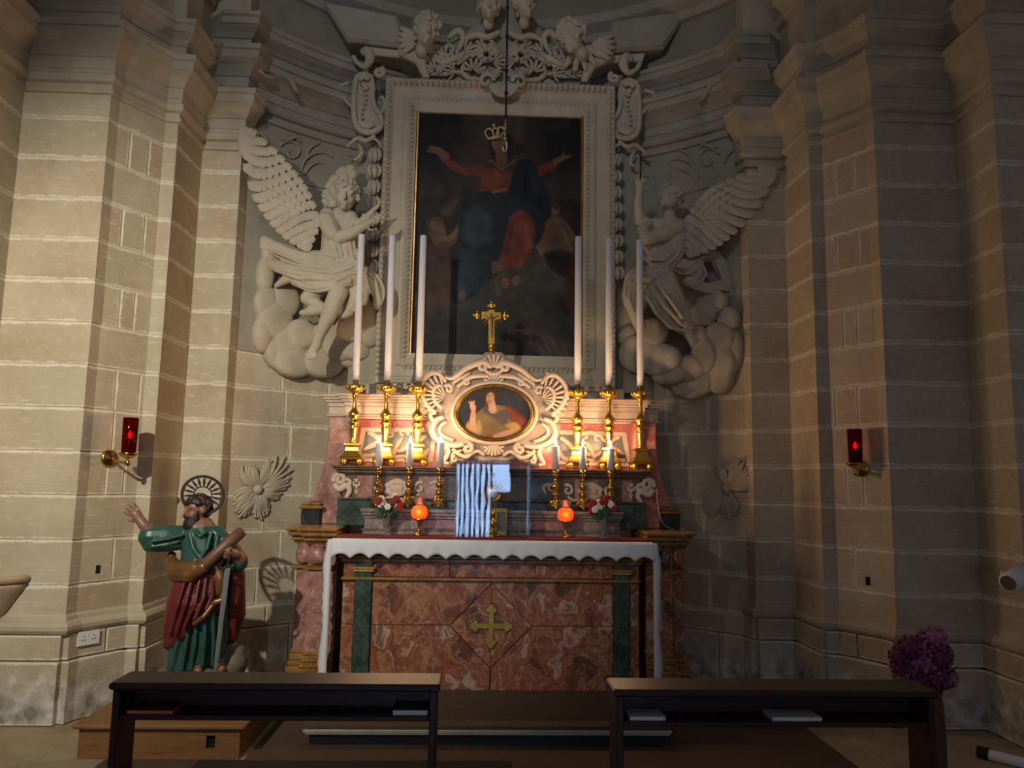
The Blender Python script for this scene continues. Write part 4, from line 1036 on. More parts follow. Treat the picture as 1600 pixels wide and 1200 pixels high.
for i in range(8):
    y = 232+i*25; w_ = 1.0 if i % 2 else 0.85; xx = 586-i*0.7
    hs = [[(xx-4, y, 2, .05), (xx-9*w_, y+9, 3.6, .06), (xx-5, y+19, 1.5, .05)], [(xx+4, y, 2, .05), (xx+9*w_, y+9, 3.6, .06), (xx+5, y+19, 1.5, .05)], [(xx, y+1, 3, .06), (xx, y+11, 5, .075), (xx, y+22, 1.5, .055)]]
    bothf('husk', hs, YB2)
# ---- crest above the frame: cartouche shell, broken pediment scrolls
cf = thing('frame_crest', (0.03, 6.6, 5.1), 'stucco crest of leaves and scrolls above the large painting', 'crest')
YT = 6.55
slab('backing', ppoly([(655, 130), (660, 100), (690, 75), (720, 55), (760, 20), (790, -30), (830, 20), (860, 60), (890, 85), (915, 108), (918, 140), (770, 150)], YT), YT, YT+0.35, 'stucco_wall', cf, 0.03)
def bothc(name, parts_, flat=0.9, Y=YT): 
    orn(name, parts_, Y, 'stucco', cf, flat); orn(name, [[(2*787-a, b+SL*2*(787-a)*0.6, c, d) for a, b, c, d in q] for q in parts_], Y, 'stucco', cf, flat)
bothc('scroll', [[(727, 98, 4, .05), (722, 112, 4, .07), (732, 122, 4.5, .08), (748, 124, 4, .08), (762, 122, 4, .06)], [(700, 60, 4, .05), (715, 48, 6, .08), (724, 58, 5, .08), (716, 80, 4, .06)], spiral(742, 92, 20, 90, 1.2, 3.5, .06)])
bothc('leaf_spray', fan(712, 104, 4, 26, 40, 150, 6, 1.5, 3.5, .05, .08)+fan(740, 112, 3, 20, 20, 160, 6, 1.5, 3, .06, .09)+[[(690, 116, 2, .05), (706, 112, 3, .06), (730, 116, 2.5, .06)], [(660, 118, 2, .04), (680, 116, 3, .05), (700, 118, 2, .05)]])
orn('keystone_shell', fan(787, 128, 4, 24, 200, 340, 9, 2, 4.5, .06, .1)+[spiral(760, 126, 12, 0, 1.1, 4, .07), spiral(812, 128, 12, 180, -1.1, 4, .07)], YT-0.06, 'stucco', cf)
rc_ = random.Random(4)
for k_ in range(15):
    x_ = rc_.uniform(676, 778); y_ = rc_.uniform(58+(778-x_)*.35, 122); a_ = rc_.uniform(0, 360)
    bothc('acanthus', fan(x_, y_, 2, rc_.uniform(12, 20), a_, a_+rc_.uniform(70, 120), 5, 1.4, rc_.uniform(2.2, 3.4), .04, .075))
bothc('garland', [[(668, 84, 3, .05), (690, 98, 4, .08), (708, 92, 5, .09), (724, 84, 4, .07)], [(724, 62, 4, .06), (744, 54, 5, .09), (762, 58, 5, .09), (780, 50, 4, .07)], spiral(700, 76, 12, 200, 1.1, 3.2, .07)])
bothc('rosette', [[(760+14*math.cos(a), 84+14*math.sin(a), 5, .06), (760+5*math.cos(a), 84+5*math.sin(a), 4, .09)] for a in np.linspace(0, 2*PI, 8)[:-1]])
for sx in (-1, 1):
    M = lambda x: x if sx < 0 else 2*789-x
    MY = lambda x, y: y if sx < 0 else y+SL*2*(789-x)*0.8
    # straight cornice stubs beside the crest
    q = [(M(x), MY(x, y)) for x, y in ((505, 12), (622, 34), (640, 84), (545, 74))]
    slab('pediment_stub', ppoly(q, YT+0.02), YT-0.10, YT+0.45, 'stucco_wall', cf, 0.03)
    q = [(M(x), MY(x, y)) for x, y in ((572, 78), (640, 86), (644, 98), (576, 92))]
    slab('pediment_shadow_moulding', ppoly(q, YT+0.02), YT-0.05, YT+0.4, 'stucco', cf, 0.01)
    q = [(M(x), MY(x, y)) for x, y in ((620, 60), (640, 66), (664, 92), (672, 128), (662, 128), (650, 106), (624, 92))]
    slab('pediment_scroll', ppoly(q, YT-0.02), YT-0.12, YT+0.3, 'stucco', cf, 0.02)

# ================================================================== reliefs on the curved wall
def PW(x, y, d):
    """point on the apse wall seen at a pixel, d metres proud of it"""
    r = ray(x, y); R_ = AR-d
    ox_, oy_ = CAM[0], CAM[1]-ARC_C
    A = r[0]**2+r[1]**2; B = 2*(ox_*r[0]+oy_*r[1]); C = ox_**2+oy_**2-R_**2
    q = B*B-4*A*C
    if q < 0: return P(x, y, 6.3)
    return Vector(CAM+r*((-B+math.sqrt(q))/(2*A)))
def wtube(mb, pts, n=4, seg=8, flat=0.8):
    q = spline(pts, n); c = [PW(a[0], a[1], a[3]) for a in q]; s = S(6.4)
    return mb.tube(c, [max(a[2], 0.15)*s for a in q], seg, flat)
# leafy stucco bosses either side of the altar
def leaf_spray(cx_, cy_, ang, L, wd, bend, n=6):
    out = []
    for j in range(n):
        o = (j-(n-1)/2)/max(n-1, 1)*2
        pts = []
        for t in (0.10, 0.35, 0.6, 0.82, 1.0):
            a = math.radians(ang+o*wd*(0.35+0.65*t)+bend*t*t)
            r = L*t*(1-0.20*abs(o)+0.05*math.sin(j*2.3))
            pts.append((cx_+r*math.cos(a), cy_-r*math.sin(a), 0.9+2.0*math.sin(PI*min(t, .8)), 0.006+0.028*math.sin(PI*min(t, .9))))
        out.append(pts)
    return out
LV = [(38, 68, 26, 8), (68, 52, 14, -6), (98, 44, 16, 14), (140, 46, 22, -20), (178, 42, 18, 24), (212, 50, 16, 10), (240, 54, 16, -8), (268, 48, 16, 6), (300, 42, 18, -14), (332, 38, 20, 16), (8, 54, 18, 12)]
def boss(cx_, cy_, label, keep):
    v = PW(cx_, cy_, 0.0); b = thing('leaf_boss', v, label, 'wall ornament', 'stucco leaf bosses beside the altar')
    for (a, L, w_, bd_), kp in zip(LV, keep):
        if not kp: continue
        m = MB()
        for q in leaf_spray(cx_, cy_, a, L, w_*1.0, bd_, 6): wtube(m, q)
        m.build('leaf', 'stucco', b, True)
    m = MB(); m.ell(PW(cx_, cy_, 0.03), (0.042, 0.04, 0.042)); m.build('knob', 'stucco', b, True)
boss(403, 765, 'leafy stucco boss with a round knob on the wall behind the statue', [1]*11)
boss(1135, 765, 'worn leafy stucco boss in shadow on the wall right of the altar', [1, 1, 1, 0, 1, 1, 1, 1, 1, 0, 1])
# rocaille in the band under the apse cornice
for sx in (-1, 1):
    M = lambda x: x if sx < 0 else 2*781-x
    MY = lambda x, y: y+6 if sx < 0 else y+6+0.03*(781-x)*1.2
    q = [spiral(455, 232, 20, 150, -0.9, 2.2, .012), spiral(455, 232, 14, 40, -0.8, 1.8, .012), [(440, 210, 2, .012), (452, 212, 3, .02), (462, 208, 3, .02), (470, 216, 2, .012)], [(470, 262, 1.5, .01), (476, 245, 2.4, .015), (488, 235, 2.6, .015), (505, 232, 2, .012), (520, 240, 1.4, .01)], [(475, 268, 1.5, .01), (484, 254, 2.4, .015), (496, 248, 2, .012), (505, 250, 1.4, .01)], [(478, 240, 1.5, .01), (486, 224, 2.2, .015), (500, 218, 1.6, .01)],
         [(395, 190, 2, .012), (402, 204, 3, .02), (398, 216, 2, .012)], [(400, 200, 2, .012), (412, 206, 3, .02), (420, 218, 2, .012)], [(412, 212, 2, .012), (424, 222, 2.6, .02), (430, 236, 1.6, .012)], [(544, 236, 1.6, .012), (556, 240, 2.4, .015), (560, 256, 2.4, .015), (548, 262, 1.6, .012)],
         [(440, 268, 1.4, .01), (480, 282, 1.6, .01), (520, 290, 1.4, .01)]]
    v = PW(M(460), MY(460, 235), 0); t_ = thing('rocaille_relief', v, 'shallow stucco scroll relief above the wing of the %s angel' % ('left' if sx < 0 else 'right'), 'wall ornament', 'scroll reliefs under the apse cornice')
    for kk, qq in enumerate(q):
        m = MB(); wtube(m, [(M(a), MY(a, b), c, d) for a, b, c, d in qq]); m.build('scroll' if kk < 2 else 'leaf', 'stucco_wall', t_, True)
    q = [[(400, 78, 3, .16), (404, 100, 4, .17), (414, 112, 3, .17), (430, 116, 3, .17)], [(440, 110, 2, .16), (452, 116, 4, .17), (462, 134, 4, .17), (470, 140, 2, .16)]]
    v = PW(M(430), MY(430, 108), 0); t_ = thing('cornice_leaf', v, 'stucco leaf clinging to the %s end of the apse cornice' % ('left' if sx < 0 else 'right'), 'wall ornament', 'leaves on the apse cornice')
    for qq in q: m = MB(); wtube(m, [(M(a), MY(a, b), c, d) for a, b, c, d in qq]); m.build('leaf', 'stucco_wall', t_, True)

# ================================================================== FIGURES
YA = 6.36
def cc(mb, pts, Y=YA, s=None):
    """chain of tapered solids, pts (px, py, proud, r px)"""
    s = s or S(Y-0.15)
    for a, b in zip(pts, pts[1:]): mb.cap(P(a[0], a[1], Y-a[2]), P(b[0], b[1], Y-b[2]), a[3]*s, b[3]*s)
def head_blob(mb, c, h, R):
    """head of height h at centre c; local -y is the face"""
    c = Vector(c); L = lambda x, y, z: c+R @ Vector((x*h, y*h, z*h))
    mb.ell(L(0, 0.06, 0.10), (0.36*h, 0.42*h, 0.38*h), R, 16, 12)
    mb.ell(L(0, -0.07, -0.12), (0.29*h, 0.32*h, 0.37*h), R, 16, 12)
    mb.cap(L(0, -0.40, 0.06), L(0, -0.475, -0.13), 0.035*h, 0.062*h, 8)           # nose
    mb.cap(L(-0.2, -0.31, 0.115), L(0.2, -0.31, 0.115), 0.05*h, 0.05*h, 8)         # brow
    for s_ in (-1, 1):
        mb.ell(L(s_*0.16, -0.25, -0.13), (0.12*h, 0.1*h, 0.1*h), R)                # cheek
        mb.ell(L(s_*0.13, -0.335, 0.03), (0.062*h, 0.04*h, 0.04*h), R)             # eyelid
        mb.ell(L(s_*0.36, 0.06, -0.02), (0.05*h, 0.09*h, 0.12*h), R)               # ear
    mb.cap(L(-0.09, -0.365, -0.245), L(0.09, -0.365, -0.245), 0.03*h, 0.03*h, 8)   # lips
    mb.cap(L(-0.06, -0.36, -0.30), L(0.06, -0.36, -0.30), 0.03*h, 0.03*h, 8)
    mb.ell(L(0, -0.31, -0.41), (0.1*h, 0.09*h, 0.08*h), R)                         # chin
    return L
def hair_curls(mb, L, h, n=46, rr=0.1, seed=2, front=-0.18, low=-0.2):
    r = random.Random(seed)
    for k in range(n*3):
        u = r.uniform(-1, 1); a = r.uniform(0, 2*PI); q = math.sqrt(1-u*u)
        x, y, z = q*math.cos(a), q*math.sin(a), u
        px_, py_, pz_ = x*0.37, 0.06+y*0.43, 0.12+z*0.40
        if pz_ < low or (py_ < front and pz_ < 0.22): continue
        mb.cap(L(px_, py_, pz_), L(px_+r.uniform(-.09, .09), py_+r.uniform(-.06, .06), pz_-r.uniform(0.02, .14)), rr*h*r.uniform(.6, 1.1), rr*h*0.4, 7)
        n -= 1
        if n <= 0: break
def rot(yaw, pitch=0, roll=0):
    return Matrix.Rotation(math.radians(yaw), 3, 'Z') @ Matrix.Rotation(math.radians(roll), 3, 'Y') @ Matrix.Rotation(math.radians(pitch), 3, 'X')
def feather_mesh():
    n, w = 7, 5; v = []; f = []
    for i in range(n):
        t = i/(n-1); wd = 0.5*min(1.0, 0.55+t*1.1)*math.sqrt(max(0.0, 1-max(0, (t-0.62)/0.38)**2)) + 0.004
        for j in range(w):
            u = (j/(w-1)-0.5)*2; v.append((t, u*wd, 0.16*(1-u*u)*(0.5+0.5*t)+0.10*t-0.02*abs(u)))
    for i in range(n-1):
        for j in range(w-1): a = i*w+j; f.append((a, a+1, a+w+1, a+w))
    me = bpy.data.meshes.new('feather'); me.from_pydata(v, [], f); me.update(); me.polygons.foreach_set('use_smooth', [True]*len(f)); me.materials.append(MATS['stucco']); return me
FEATHER = feather_mesh()
def wing(parent, lead, trail, ys, rows, cols, mirror=False):
    """wing part: slab between leading and trailing edge (root -> tip) and rows of feathers"""
    le = spline(lead, 6); te = spline(trail, 6)
    ev = lambda arr, t: arr[min(int(t*(len(arr)-1)+0.5), len(arr)-1)]
    Yt = lambda t: ys[0]+(ys[1]-ys[0])*t
    m = MB(); rings = []
    for k in range(13):
        t = k/12; a = ev(le, t); b = ev(te, t); y = Yt(t)
        pa_, pb_ = P(a[0], a[1], y), P(b[0], b[1], y); md = (pa_+pb_)/2
        rings.append([pa_+Vector((0, .03, 0)), pa_+Vector((0, -.02, 0)), md+Vector((0, -.03, 0)), pb_+Vector((0, -.005, 0)), pb_+Vector((0, .03, 0)), md+Vector((0, .04, 0))])
    m.rings(rings, True); wg = m.build('wing', 'stucco', parent, True)
    s = S(ys[0])
    for i in range(cols):
        for j in range(rows):
            t = (i+0.5*(j % 2)+0.1)/cols; u = (j+0.15)/rows
            if t > 0.97: continue
            a = ev(le, t); b = ev(te, t); t2 = min(1, t+0.06); a2 = ev(le, t2); b2 = ev(te, t2)
            pc = np.array(a)*(1-u)+np.array(b)*u; sp = (np.array(a2)*(1-u)+np.array(b2)*u)-pc; ch = np.array(b)-np.array(a)
            sp = sp/(np.linalg.norm(sp)+1e-6); ch = ch/(np.linalg.norm(ch)+1e-6)
            mixv = 0.30+0.55*u*(1-t)
            d = sp*(1-mixv)+ch*mixv; d /= np.linalg.norm(d)
            ln = (14+8*t*(0.5+u)+3*u); y = Yt(t)-0.034-0.006*(1-u)
            p0 = P(pc[0]-d[0]*ln*0.25, pc[1]-d[1]*ln*0.25, y); p1 = P(pc[0]+d[0]*ln*0.75, pc[1]+d[1]*ln*0.75, y)
            ax = (p1-p0); l_ = ax.length; ax.normalize(); nz = Vector((0, -1, 0)); ay = nz.cross(ax).normalized(); nz = ax.cross(ay)
            wd_ = (10.5+2*u)*s*2*0.62
            M4 = Matrix(((ax.x*l_, ay.x*wd_, nz.x*0.10, p0.x), (ax.y*l_, ay.y*wd_, nz.y*0.10, p0.y), (ax.z*l_, ay.z*wd_, nz.z*0.10, p0.z), (0, 0, 0, 1)))
            o = bpy.data.objects.new('feather', FEATHER); col.objects.link(o); o.parent = wg; o.matrix_parent_inverse = chain(wg).inverted(); o.matrix_basis = M4
    return wg
def fingers(mb, base, d, up, L, r, spread=0.5, curl=0.25, side=1, Y=None):
    """five fingers from the palm end; d = pointing direction, up = across the palm"""
    base, d, up = Vector(base), Vector(d).normalized(), Vector(up).normalized(); nrm = d.cross(up).normalized()
    for k, ln in enumerate((0.78, 0.95, 1.0, 0.88)):
        o = (k-1.5)/1.5; b = base+up*(o*r*3.0)
        dd = (d+up*(o*spread*0.4)).normalized(); p1 = b+dd*L*ln*0.55; p2 = p1+(dd+nrm*curl*side).normalized()*L*ln*0.5
        mb.cap(b, p1, r, r*0.92, 7); mb.cap(p1, p2, r*0.92, r*0.75, 7)
    b = base-d*L*0.55-up*r*3.0; p1 = b+(d*0.6-up).normalized()*L*0.45; p2 = p1+(d-up*0.5).normalized()*L*0.38
    mb.cap(b, p1, r*1.15, r, 7); mb.cap(p1, p2, r, r*0.8, 7)

def folds(mb, chains, n=4, rp=2.3, seed=1, Y=YA):
    """carved ridges running along drapery chains"""
    r = random.Random(seed)
    for ch_ in chains:
        q = spline(ch_, 4); s_ = S(Y-.15)
        for k_ in range(n):
            o = -0.85+1.7*(k_+0.5*r.random())/n; out = []; ph = r.uniform(0, 6)
            for i_, a in enumerate(q):
                b_ = q[min(i_+1, len(q)-1)]; c_ = q[max(i_-1, 0)]; tx, ty = b_[0]-c_[0], b_[1]-c_[1]; l_ = math.hypot(tx, ty)+1e-6
                oo = max(-.95, min(.95, o+0.16*math.sin(i_*0.7+ph)))
                out.append((a[0]-ty/l_*a[3]*oo, a[1]+tx/l_*a[3]*oo, a[2]+a[3]*s_*math.sqrt(1-oo*oo)*0.98, rp*(0.55+0.45*math.sin(PI*(i_+1)/(len(q)+1)))))
            cc(mb, out[1:-1], Y)
# ---------------- left angel
g_ = thing('stucco_angel', P(520, 480, YA), 'stucco angel with a spread wing, kneeling on clouds left of the painting', 'angel', 'stucco angels flanking the painting')
b = MB()
cc(b, [(531, 342, .13, 19), (524, 372, .13, 18), (522, 396, .13, 18), (530, 425, .13, 22)])
cc(b, [(509, 343, .15, 13), (548, 342, .13, 12)]); cc(b, [(536, 340, .16, 10), (539, 322, .17, 9)])
cc(b, [(511, 345, .19, 12), (527, 372, .25, 10.5), (550, 364, .28, 9), (574, 350, .29, 6)])
h0, h1 = P(575, 349, YA-.29), P(583, 345, YA-.29); b.cap(h0, h1, .03, .026)
fingers(b, h1, h1-h0, (0.2, 0, 1), .075, .0095, 0.5, .2, 1)
cc(b, [(549, 345, .15, 10), (562, 352, .2, 9), (575, 338, .2, 6)]); h0, h1 = P(575, 338, YA-.2), P(581, 331, YA-.2); b.cap(h0, h1, .028, .024); fingers(b, h1, h1-h0, (1, 0, .5), .07, .009, .5, .2, -1)
cc(b, [(528, 425, .16, 19), (529, 456, .24, 15), (516, 488, .25, 13), (500, 524, .23, 8), (495, 536, .22, 7.5)]); cc(b, [(496, 538, .22, 7.5), (489, 548, .25, 7.5), (485, 556, .26, 5)])
for q in range(5): cc(b, [(481+q*3.2, 554+(q % 2), .27, 1.9), (479+q*3.4, 561-abs(q-1)*0.8, .27, 1.6)])
cc(b, [(515, 425, .13, 18), (492, 455, .15, 15), (480, 466, .15, 11), (505, 482, .14, 9)]); cc(b, [(505, 484, .14, 8), (484, 488, .15, 8), (472, 489, .15, 5)])
L = head_blob(b, P(541, 306, YA-.19), .27, rot(8, 12, 8))
blob('body', b, 'stucco', g_, .0075, 5)
b = MB(); hair_curls(b, L, .27, 70, .07, 3, -.12, -.15); blob('hair', b, 'stucco', g_, .008, 2)
b = MB()
for q in ([(512, 338, .18, 14), (518, 362, .19, 15), (520, 392, .18, 19)], [(548, 342, .15, 13), (545, 372, .16, 15), (540, 396, .17, 18)], [(510, 345, .22, 14), (520, 366, .25, 13)],
          [(555, 402, .17, 15), (515, 410, .19, 17), (470, 404, .15, 15), (432, 388, .11, 12), (408, 386, .07, 7)], [(556, 418, .2, 14), (510, 428, .22, 15), (465, 426, .18, 13), (425, 414, .12, 9)], [(552, 432, .2, 14), (520, 444, .24, 13), (488, 446, .2, 11), (462, 440, .15, 8)],
          [(470, 425, .15, 10), (448, 436, .13, 8), (432, 446, .1, 4)], [(428, 384, .1, 9), (414, 376, .08, 8), (402, 390, .06, 6)], [(556, 420, .16, 13), (582, 436, .13, 12), (592, 462, .1, 10), (590, 478, .09, 7)], [(545, 438, .17, 12), (556, 462, .16, 11), (545, 488, .16, 7), (534, 494, .17, 5)], [(570, 450, .12, 9), (568, 470, .12, 8)]): cc(b, q)
# carved folds
for q in ([(514, 352, .245, 2.6), (519, 378, .265, 2.6), (528, 400, .28, 2.6)], [(526, 352, .235, 2.4), (529, 380, .25, 2.6), (534, 400, .27, 2.6)], [(540, 356, .22, 2.4), (541, 380, .24, 2.6), (542, 402, .26, 2.6)], [(550, 366, .21, 2.4), (549, 384, .23, 2.4), (550, 400, .25, 2.4)],
          [(552, 404, .25, 3.4), (515, 414, .28, 3.6), (470, 410, .23, 3.2), (425, 392, .17, 2.6)], [(550, 416, .27, 3), (508, 424, .3, 3.4), (465, 420, .25, 3), (430, 408, .17, 2.4)], [(556, 426, .27, 3), (512, 436, .3, 3.2), (470, 434, .24, 3)], [(548, 438, .27, 3), (522, 450, .3, 3.2), (494, 452, .25, 2.6)], [(470, 396, .23, 3), (440, 386, .17, 2.6), (414, 386, .11, 2)], [(566, 424, .22, 2.6), (588, 444, .18, 2.4), (594, 466, .15, 2)], [(556, 448, .22, 2.6), (556, 468, .22, 2.4), (544, 486, .2, 2)], [(520, 404, .28, 3), (492, 402, .25, 3), (460, 392, .2, 2.6)]): cc(b, q)
folds(b, [[(555, 402, .17, 15), (515, 410, .19, 17), (470, 404, .15, 15), (432, 388, .11, 12), (408, 386, .07, 7)], [(556, 418, .2, 14), (510, 428, .22, 15), (465, 426, .18, 13), (425, 414, .12, 9)], [(552, 432, .2, 14), (520, 444, .24, 13), (488, 446, .2, 11), (462, 440, .15, 8)], [(556, 420, .16, 13), (582, 436, .13, 12), (592, 462, .1, 10), (590, 478, .09, 7)], [(545, 438, .17, 12), (556, 462, .16, 11), (545, 488, .16, 7)], [(512, 338, .18, 14), (518, 362, .19, 15), (520, 392, .18, 19)], [(548, 342, .15, 13), (545, 372, .16, 15), (540, 396, .17, 18)]], 4, 2.0, 3)
blob('robe', b, 'stucco', g_, .0065, 1, .5)
wing(g_, [(500, 350), (484, 306), (462, 272), (430, 236), (384, 197)], [(480, 388), (450, 372), (424, 344), (400, 302), (382, 226)], (6.16, 5.985), 7, 12)
wing(g_, [(505, 320), (508, 298), (520, 278), (536, 262)], [(520, 318), (532, 306), (544, 290), (548, 274)], (6.36, 6.40), 3, 5)
# ---------------- right angel
g_ = thing('stucco_angel', P(1050, 470, YA), 'stucco angel raising one arm, seated on clouds right of the painting', 'angel', 'stucco angels flanking the painting')
b = MB()
cc(b, [(1046, 356, .14, 20), (1042, 385, .14, 19), (1035, 410, .14, 20), (1030, 432, .14, 22)])
cc(b, [(1024, 352, .13, 12), (1062, 354, .15, 13)]); cc(b, [(1046, 346, .15, 11), (1046, 330, .16, 10)])
cc(b, [(1060, 356, .2, 13), (1036, 366, .26, 11.5), (1010, 374, .28, 9.5)]); cc(b, [(1010, 374, .28, 9.5), (1004, 358, .26, 8), (1014, 350, .22, 7)])
cc(b, [(1018, 352, .14, 10), (1000, 345, .15, 9), (997, 318, .16, 7.5), (999, 300, .16, 6.5)]); h0, h1 = P(999, 299, YA-.16), P(1000, 288, YA-.16); b.cap(h0, h1, .034, .032); fingers(b, h1, h1-h0, (-1, 0, 0), .085, .0105, .5, .15, 1)
cc(b, [(1020, 430, .16, 20), (992, 440, .2, 16), (984, 470, .2, 12), (1000, 510, .18, 10)]); cc(b, [(1030, 430, .16, 20), (1048, 470, .24, 16), (1068, 505, .24, 10), (1076, 522, .24, 8)]); cc(b, [(1076, 522, .24, 8), (1082, 532, .26, 7.5)])
for q in range(5): cc(b, [(1078+q*3, 534-q*1.2, .27, 2), (1079+q*3.8, 541-q*2, .27, 1.7)])
L = head_blob(b, P(1048, 309, YA-.18), .25, rot(-62, -10, -8))
blob('body', b, 'stucco', g_, .0075, 5)
b = MB(); hair_curls(b, L, .25, 70, .07, 6, -.12, -.25); blob('hair', b, 'stucco', g_, .008, 2)
b = MB()
for q in ([(1060, 362, .16, 16), (1052, 392, .17, 19), (1036, 412, .17, 21)], [(1026, 378, .16, 13), (1022, 402, .17, 17), (1020, 425, .18, 19)], [(1016, 428, .18, 20), (992, 436, .2, 17), (984, 462, .2, 13), (990, 488, .18, 8)], [(1030, 430, .2, 22), (1048, 462, .25, 19), (1064, 494, .25, 15), (1076, 514, .24, 9)], [(1020, 440, .18, 17), (1030, 470, .21, 16), (1050, 500, .22, 13), (1066, 514, .22, 9)], [(1048, 412, .16, 14), (1076, 418, .14, 13), (1094, 400, .12, 12), (1116, 400, .11, 10), (1130, 416, .1, 10)], [(1076, 440, .13, 10), (1106, 452, .11, 10), (1130, 448, .1, 10), (1148, 456, .09, 9), (1150, 474, .08, 5)], [(1120, 408, .11, 11), (1132, 430, .1, 11), (1144, 452, .09, 9)], [(1144, 412, .08, 8), (1156, 438, .07, 8), (1163, 458, .06, 6)], [(1082, 404, .13, 11), (1092, 424, .12, 11), (1084, 438, .12, 9)]): cc(b, q)
for q in ([(1004, 382, .26, 3), (1018, 404, .29, 3.4), (1036, 406, .29, 3.4), (1052, 394, .26, 3)], [(1002, 396, .27, 2.6), (1020, 416, .29, 3), (1044, 416, .29, 3)], [(1018, 448, .3, 3), (1038, 478, .35, 3.4), (1064, 506, .33, 3)], [(1028, 444, .33, 3), (1048, 470, .37, 3.4), (1066, 496, .35, 3)], [(1042, 440, .3, 3), (1056, 462, .34, 3), (1068, 484, .33, 2.6)], [(1010, 462, .28, 3), (1026, 490, .3, 3), (1048, 512, .29, 3), (1076, 518, .28, 2.4)], [(1012, 438, .3, 3), (1030, 428, .31, 3.4), (1050, 428, .28, 3)], [(988, 442, .28, 2.6), (982, 466, .27, 2.6), (990, 486, .25, 2)], [(1080, 412, .2, 2.6), (1098, 402, .19, 2.6), (1118, 402, .17, 2.4)], [(1120, 412, .18, 2.6), (1132, 436, .17, 2.6), (1146, 462, .15, 2.4)], [(1148, 420, .14, 2.2), (1160, 448, .12, 2.2)], [(1090, 452, .18, 2.6), (1118, 458, .17, 2.6), (1142, 462, .15, 2.2)], [(1096, 410, .19, 2.4), (1104, 428, .19, 2.4), (1094, 442, .18, 2.4)]): cc(b, q)
folds(b, [[(1016, 428, .18, 20), (992, 436, .2, 17), (984, 462, .2, 13), (990, 488, .18, 8)], [(1030, 430, .2, 22), (1048, 462, .25, 19), (1064, 494, .25, 15), (1076, 514, .24, 9)], [(1020, 440, .18, 17), (1030, 470, .21, 16), (1050, 500, .22, 13), (1066, 514, .22, 9)], [(1048, 412, .16, 14), (1076, 418, .14, 13), (1094, 400, .12, 12), (1116, 400, .11, 10), (1130, 416, .1, 10)], [(1076, 440, .13, 10), (1106, 452, .11, 10), (1130, 448, .1, 10), (1148, 456, .09, 9)], [(1120, 408, .11, 11), (1132, 430, .1, 11), (1144, 452, .09, 9)], [(1060, 362, .16, 16), (1052, 392, .17, 19), (1036, 412, .17, 21)]], 4, 2.0, 5)
blob('robe', b, 'stucco', g_, .0065, 1, .5)
wing(g_, [(1068, 352), (1090, 318), (1112, 294), (1152, 276), (1202, 257)], [(1078, 398), (1110, 388), (1140, 366), (1176, 326), (1201, 276)], (6.18, 5.97), 7, 12)
# ---------------- clouds under the angels
def cloud(label, lobes):
    v = PW(lobes[0][0], lobes[0][1], .05); c_ = thing('stucco_cloud', v, label, 'stucco cloud', 'stucco clouds under the angels')
    for x, y, rx, rz, d in lobes:
        p = PW(x, y, d); s = S(p.y); m = MB(); th = math.atan2(p.x, p.y-ARC_C)
        Rz = Matrix.Rotation(-th, 3, 'Z'); rings = []
        for fr_, dp in ((1.0, .05), (1.0, 0.0), (.985, -.016), (.95, -.03), (.88, -.042), (.75, -.052), (.5, -.060), (.2, -.063)):
            rings.append([p+Rz @ Vector((rx*s*fr_*math.cos(2*PI*q/30), dp, rz*s*fr_*math.sin(2*PI*q/30))) for q in range(30)])
        m.rings(rings, True); m.build('lobe', 'stucco', c_, True)
cloud('billowing stucco cloud under the left angel', [(430, 500, 30, 34, .03), (416, 474, 20, 28, .02), (410, 522, 16, 30, .02), (455, 540, 30, 28, .07), (472, 522, 26, 24, .10), (460, 566, 34, 24, .08), (503, 566, 36, 24, .10), (530, 543, 28, 22, .16), (512, 520, 24, 20, .15), (560, 492, 31, 32, .24), (577, 522, 16, 22, .22), (552, 548, 28, 16, .18), (545, 512, 22, 24, .22), (414, 430, 14, 30, .02), (547, 563, 28, 12, .12), (438, 552, 26, 26, .04), (445, 470, 24, 30, .03), (428, 400, 20, 18, .02)])
cloud('billowing stucco cloud under the right angel', [(1000, 552, 36, 32, .24), (985, 528, 22, 20, .2), (1030, 562, 36, 26, .22), (1046, 586, 30, 16, .18), (1020, 520, 24, 24, .24), (1078, 576, 28, 22, .14), (1080, 598, 36, 26, .10), (1100, 556, 22, 30, .12), (1122, 530, 28, 28, .08), (1128, 566, 24, 32, .07), (1098, 492, 24, 20, .1), (1138, 500, 18, 22, .05), (1146, 545, 16, 30, .03), (1124, 590, 22, 26, .06), (1092, 530, 16, 22, .12), (1112, 474, 26, 22, .08), (980, 500, 16, 30, .15)])
# ---------------- cherub heads on the crest
def cherub(px, py, h, R, label, Y, seed, wings):
    v = P(px, py, Y); t_ = thing('cherub_head', v, label, 'cherub', 'cherub heads above the painting')
    b = MB(); L = head_blob(b, v, h, R); b.cap(L(0, .05, -.3), L(0, .12, -.55), .16*h, .2*h); blob('head', b, 'stucco', t_, .009, 4)
    b = MB(); hair_curls(b, L, h, 50, .1, seed); blob('hair', b, 'stucco', t_, .009, 2)
    for w_ in wings:
        m = MB(); s = S(Y)
        for k_ in range(5):
            a = math.radians(w_[2]+k_*w_[3]); ptube(m, [(w_[0], w_[1], 4, .0), (w_[0]+w_[4]*.5*math.cos(a), w_[1]-w_[4]*.5*math.sin(a), 6, .03), (w_[0]+w_[4]*math.cos(a), w_[1]-w_[4]*math.sin(a), 3.5, .0)], Y+0.1, 4, 8, .6)
        m.build('wing', 'stucco', t_, True)
cherub(667, 48, .30, rot(18, 14, 10), 'cherub head on the left end of the crest above the painting', 6.33, 11, [(655, 60, 150, 18, 34)])
cherub(893, 58, .30, rot(-58, 25, -10), 'cherub head turned aside on the right end of the crest above the painting', 6.33, 12, [(905, 66, 240, 22, 46), (925, 70, -40, 16, 36)])
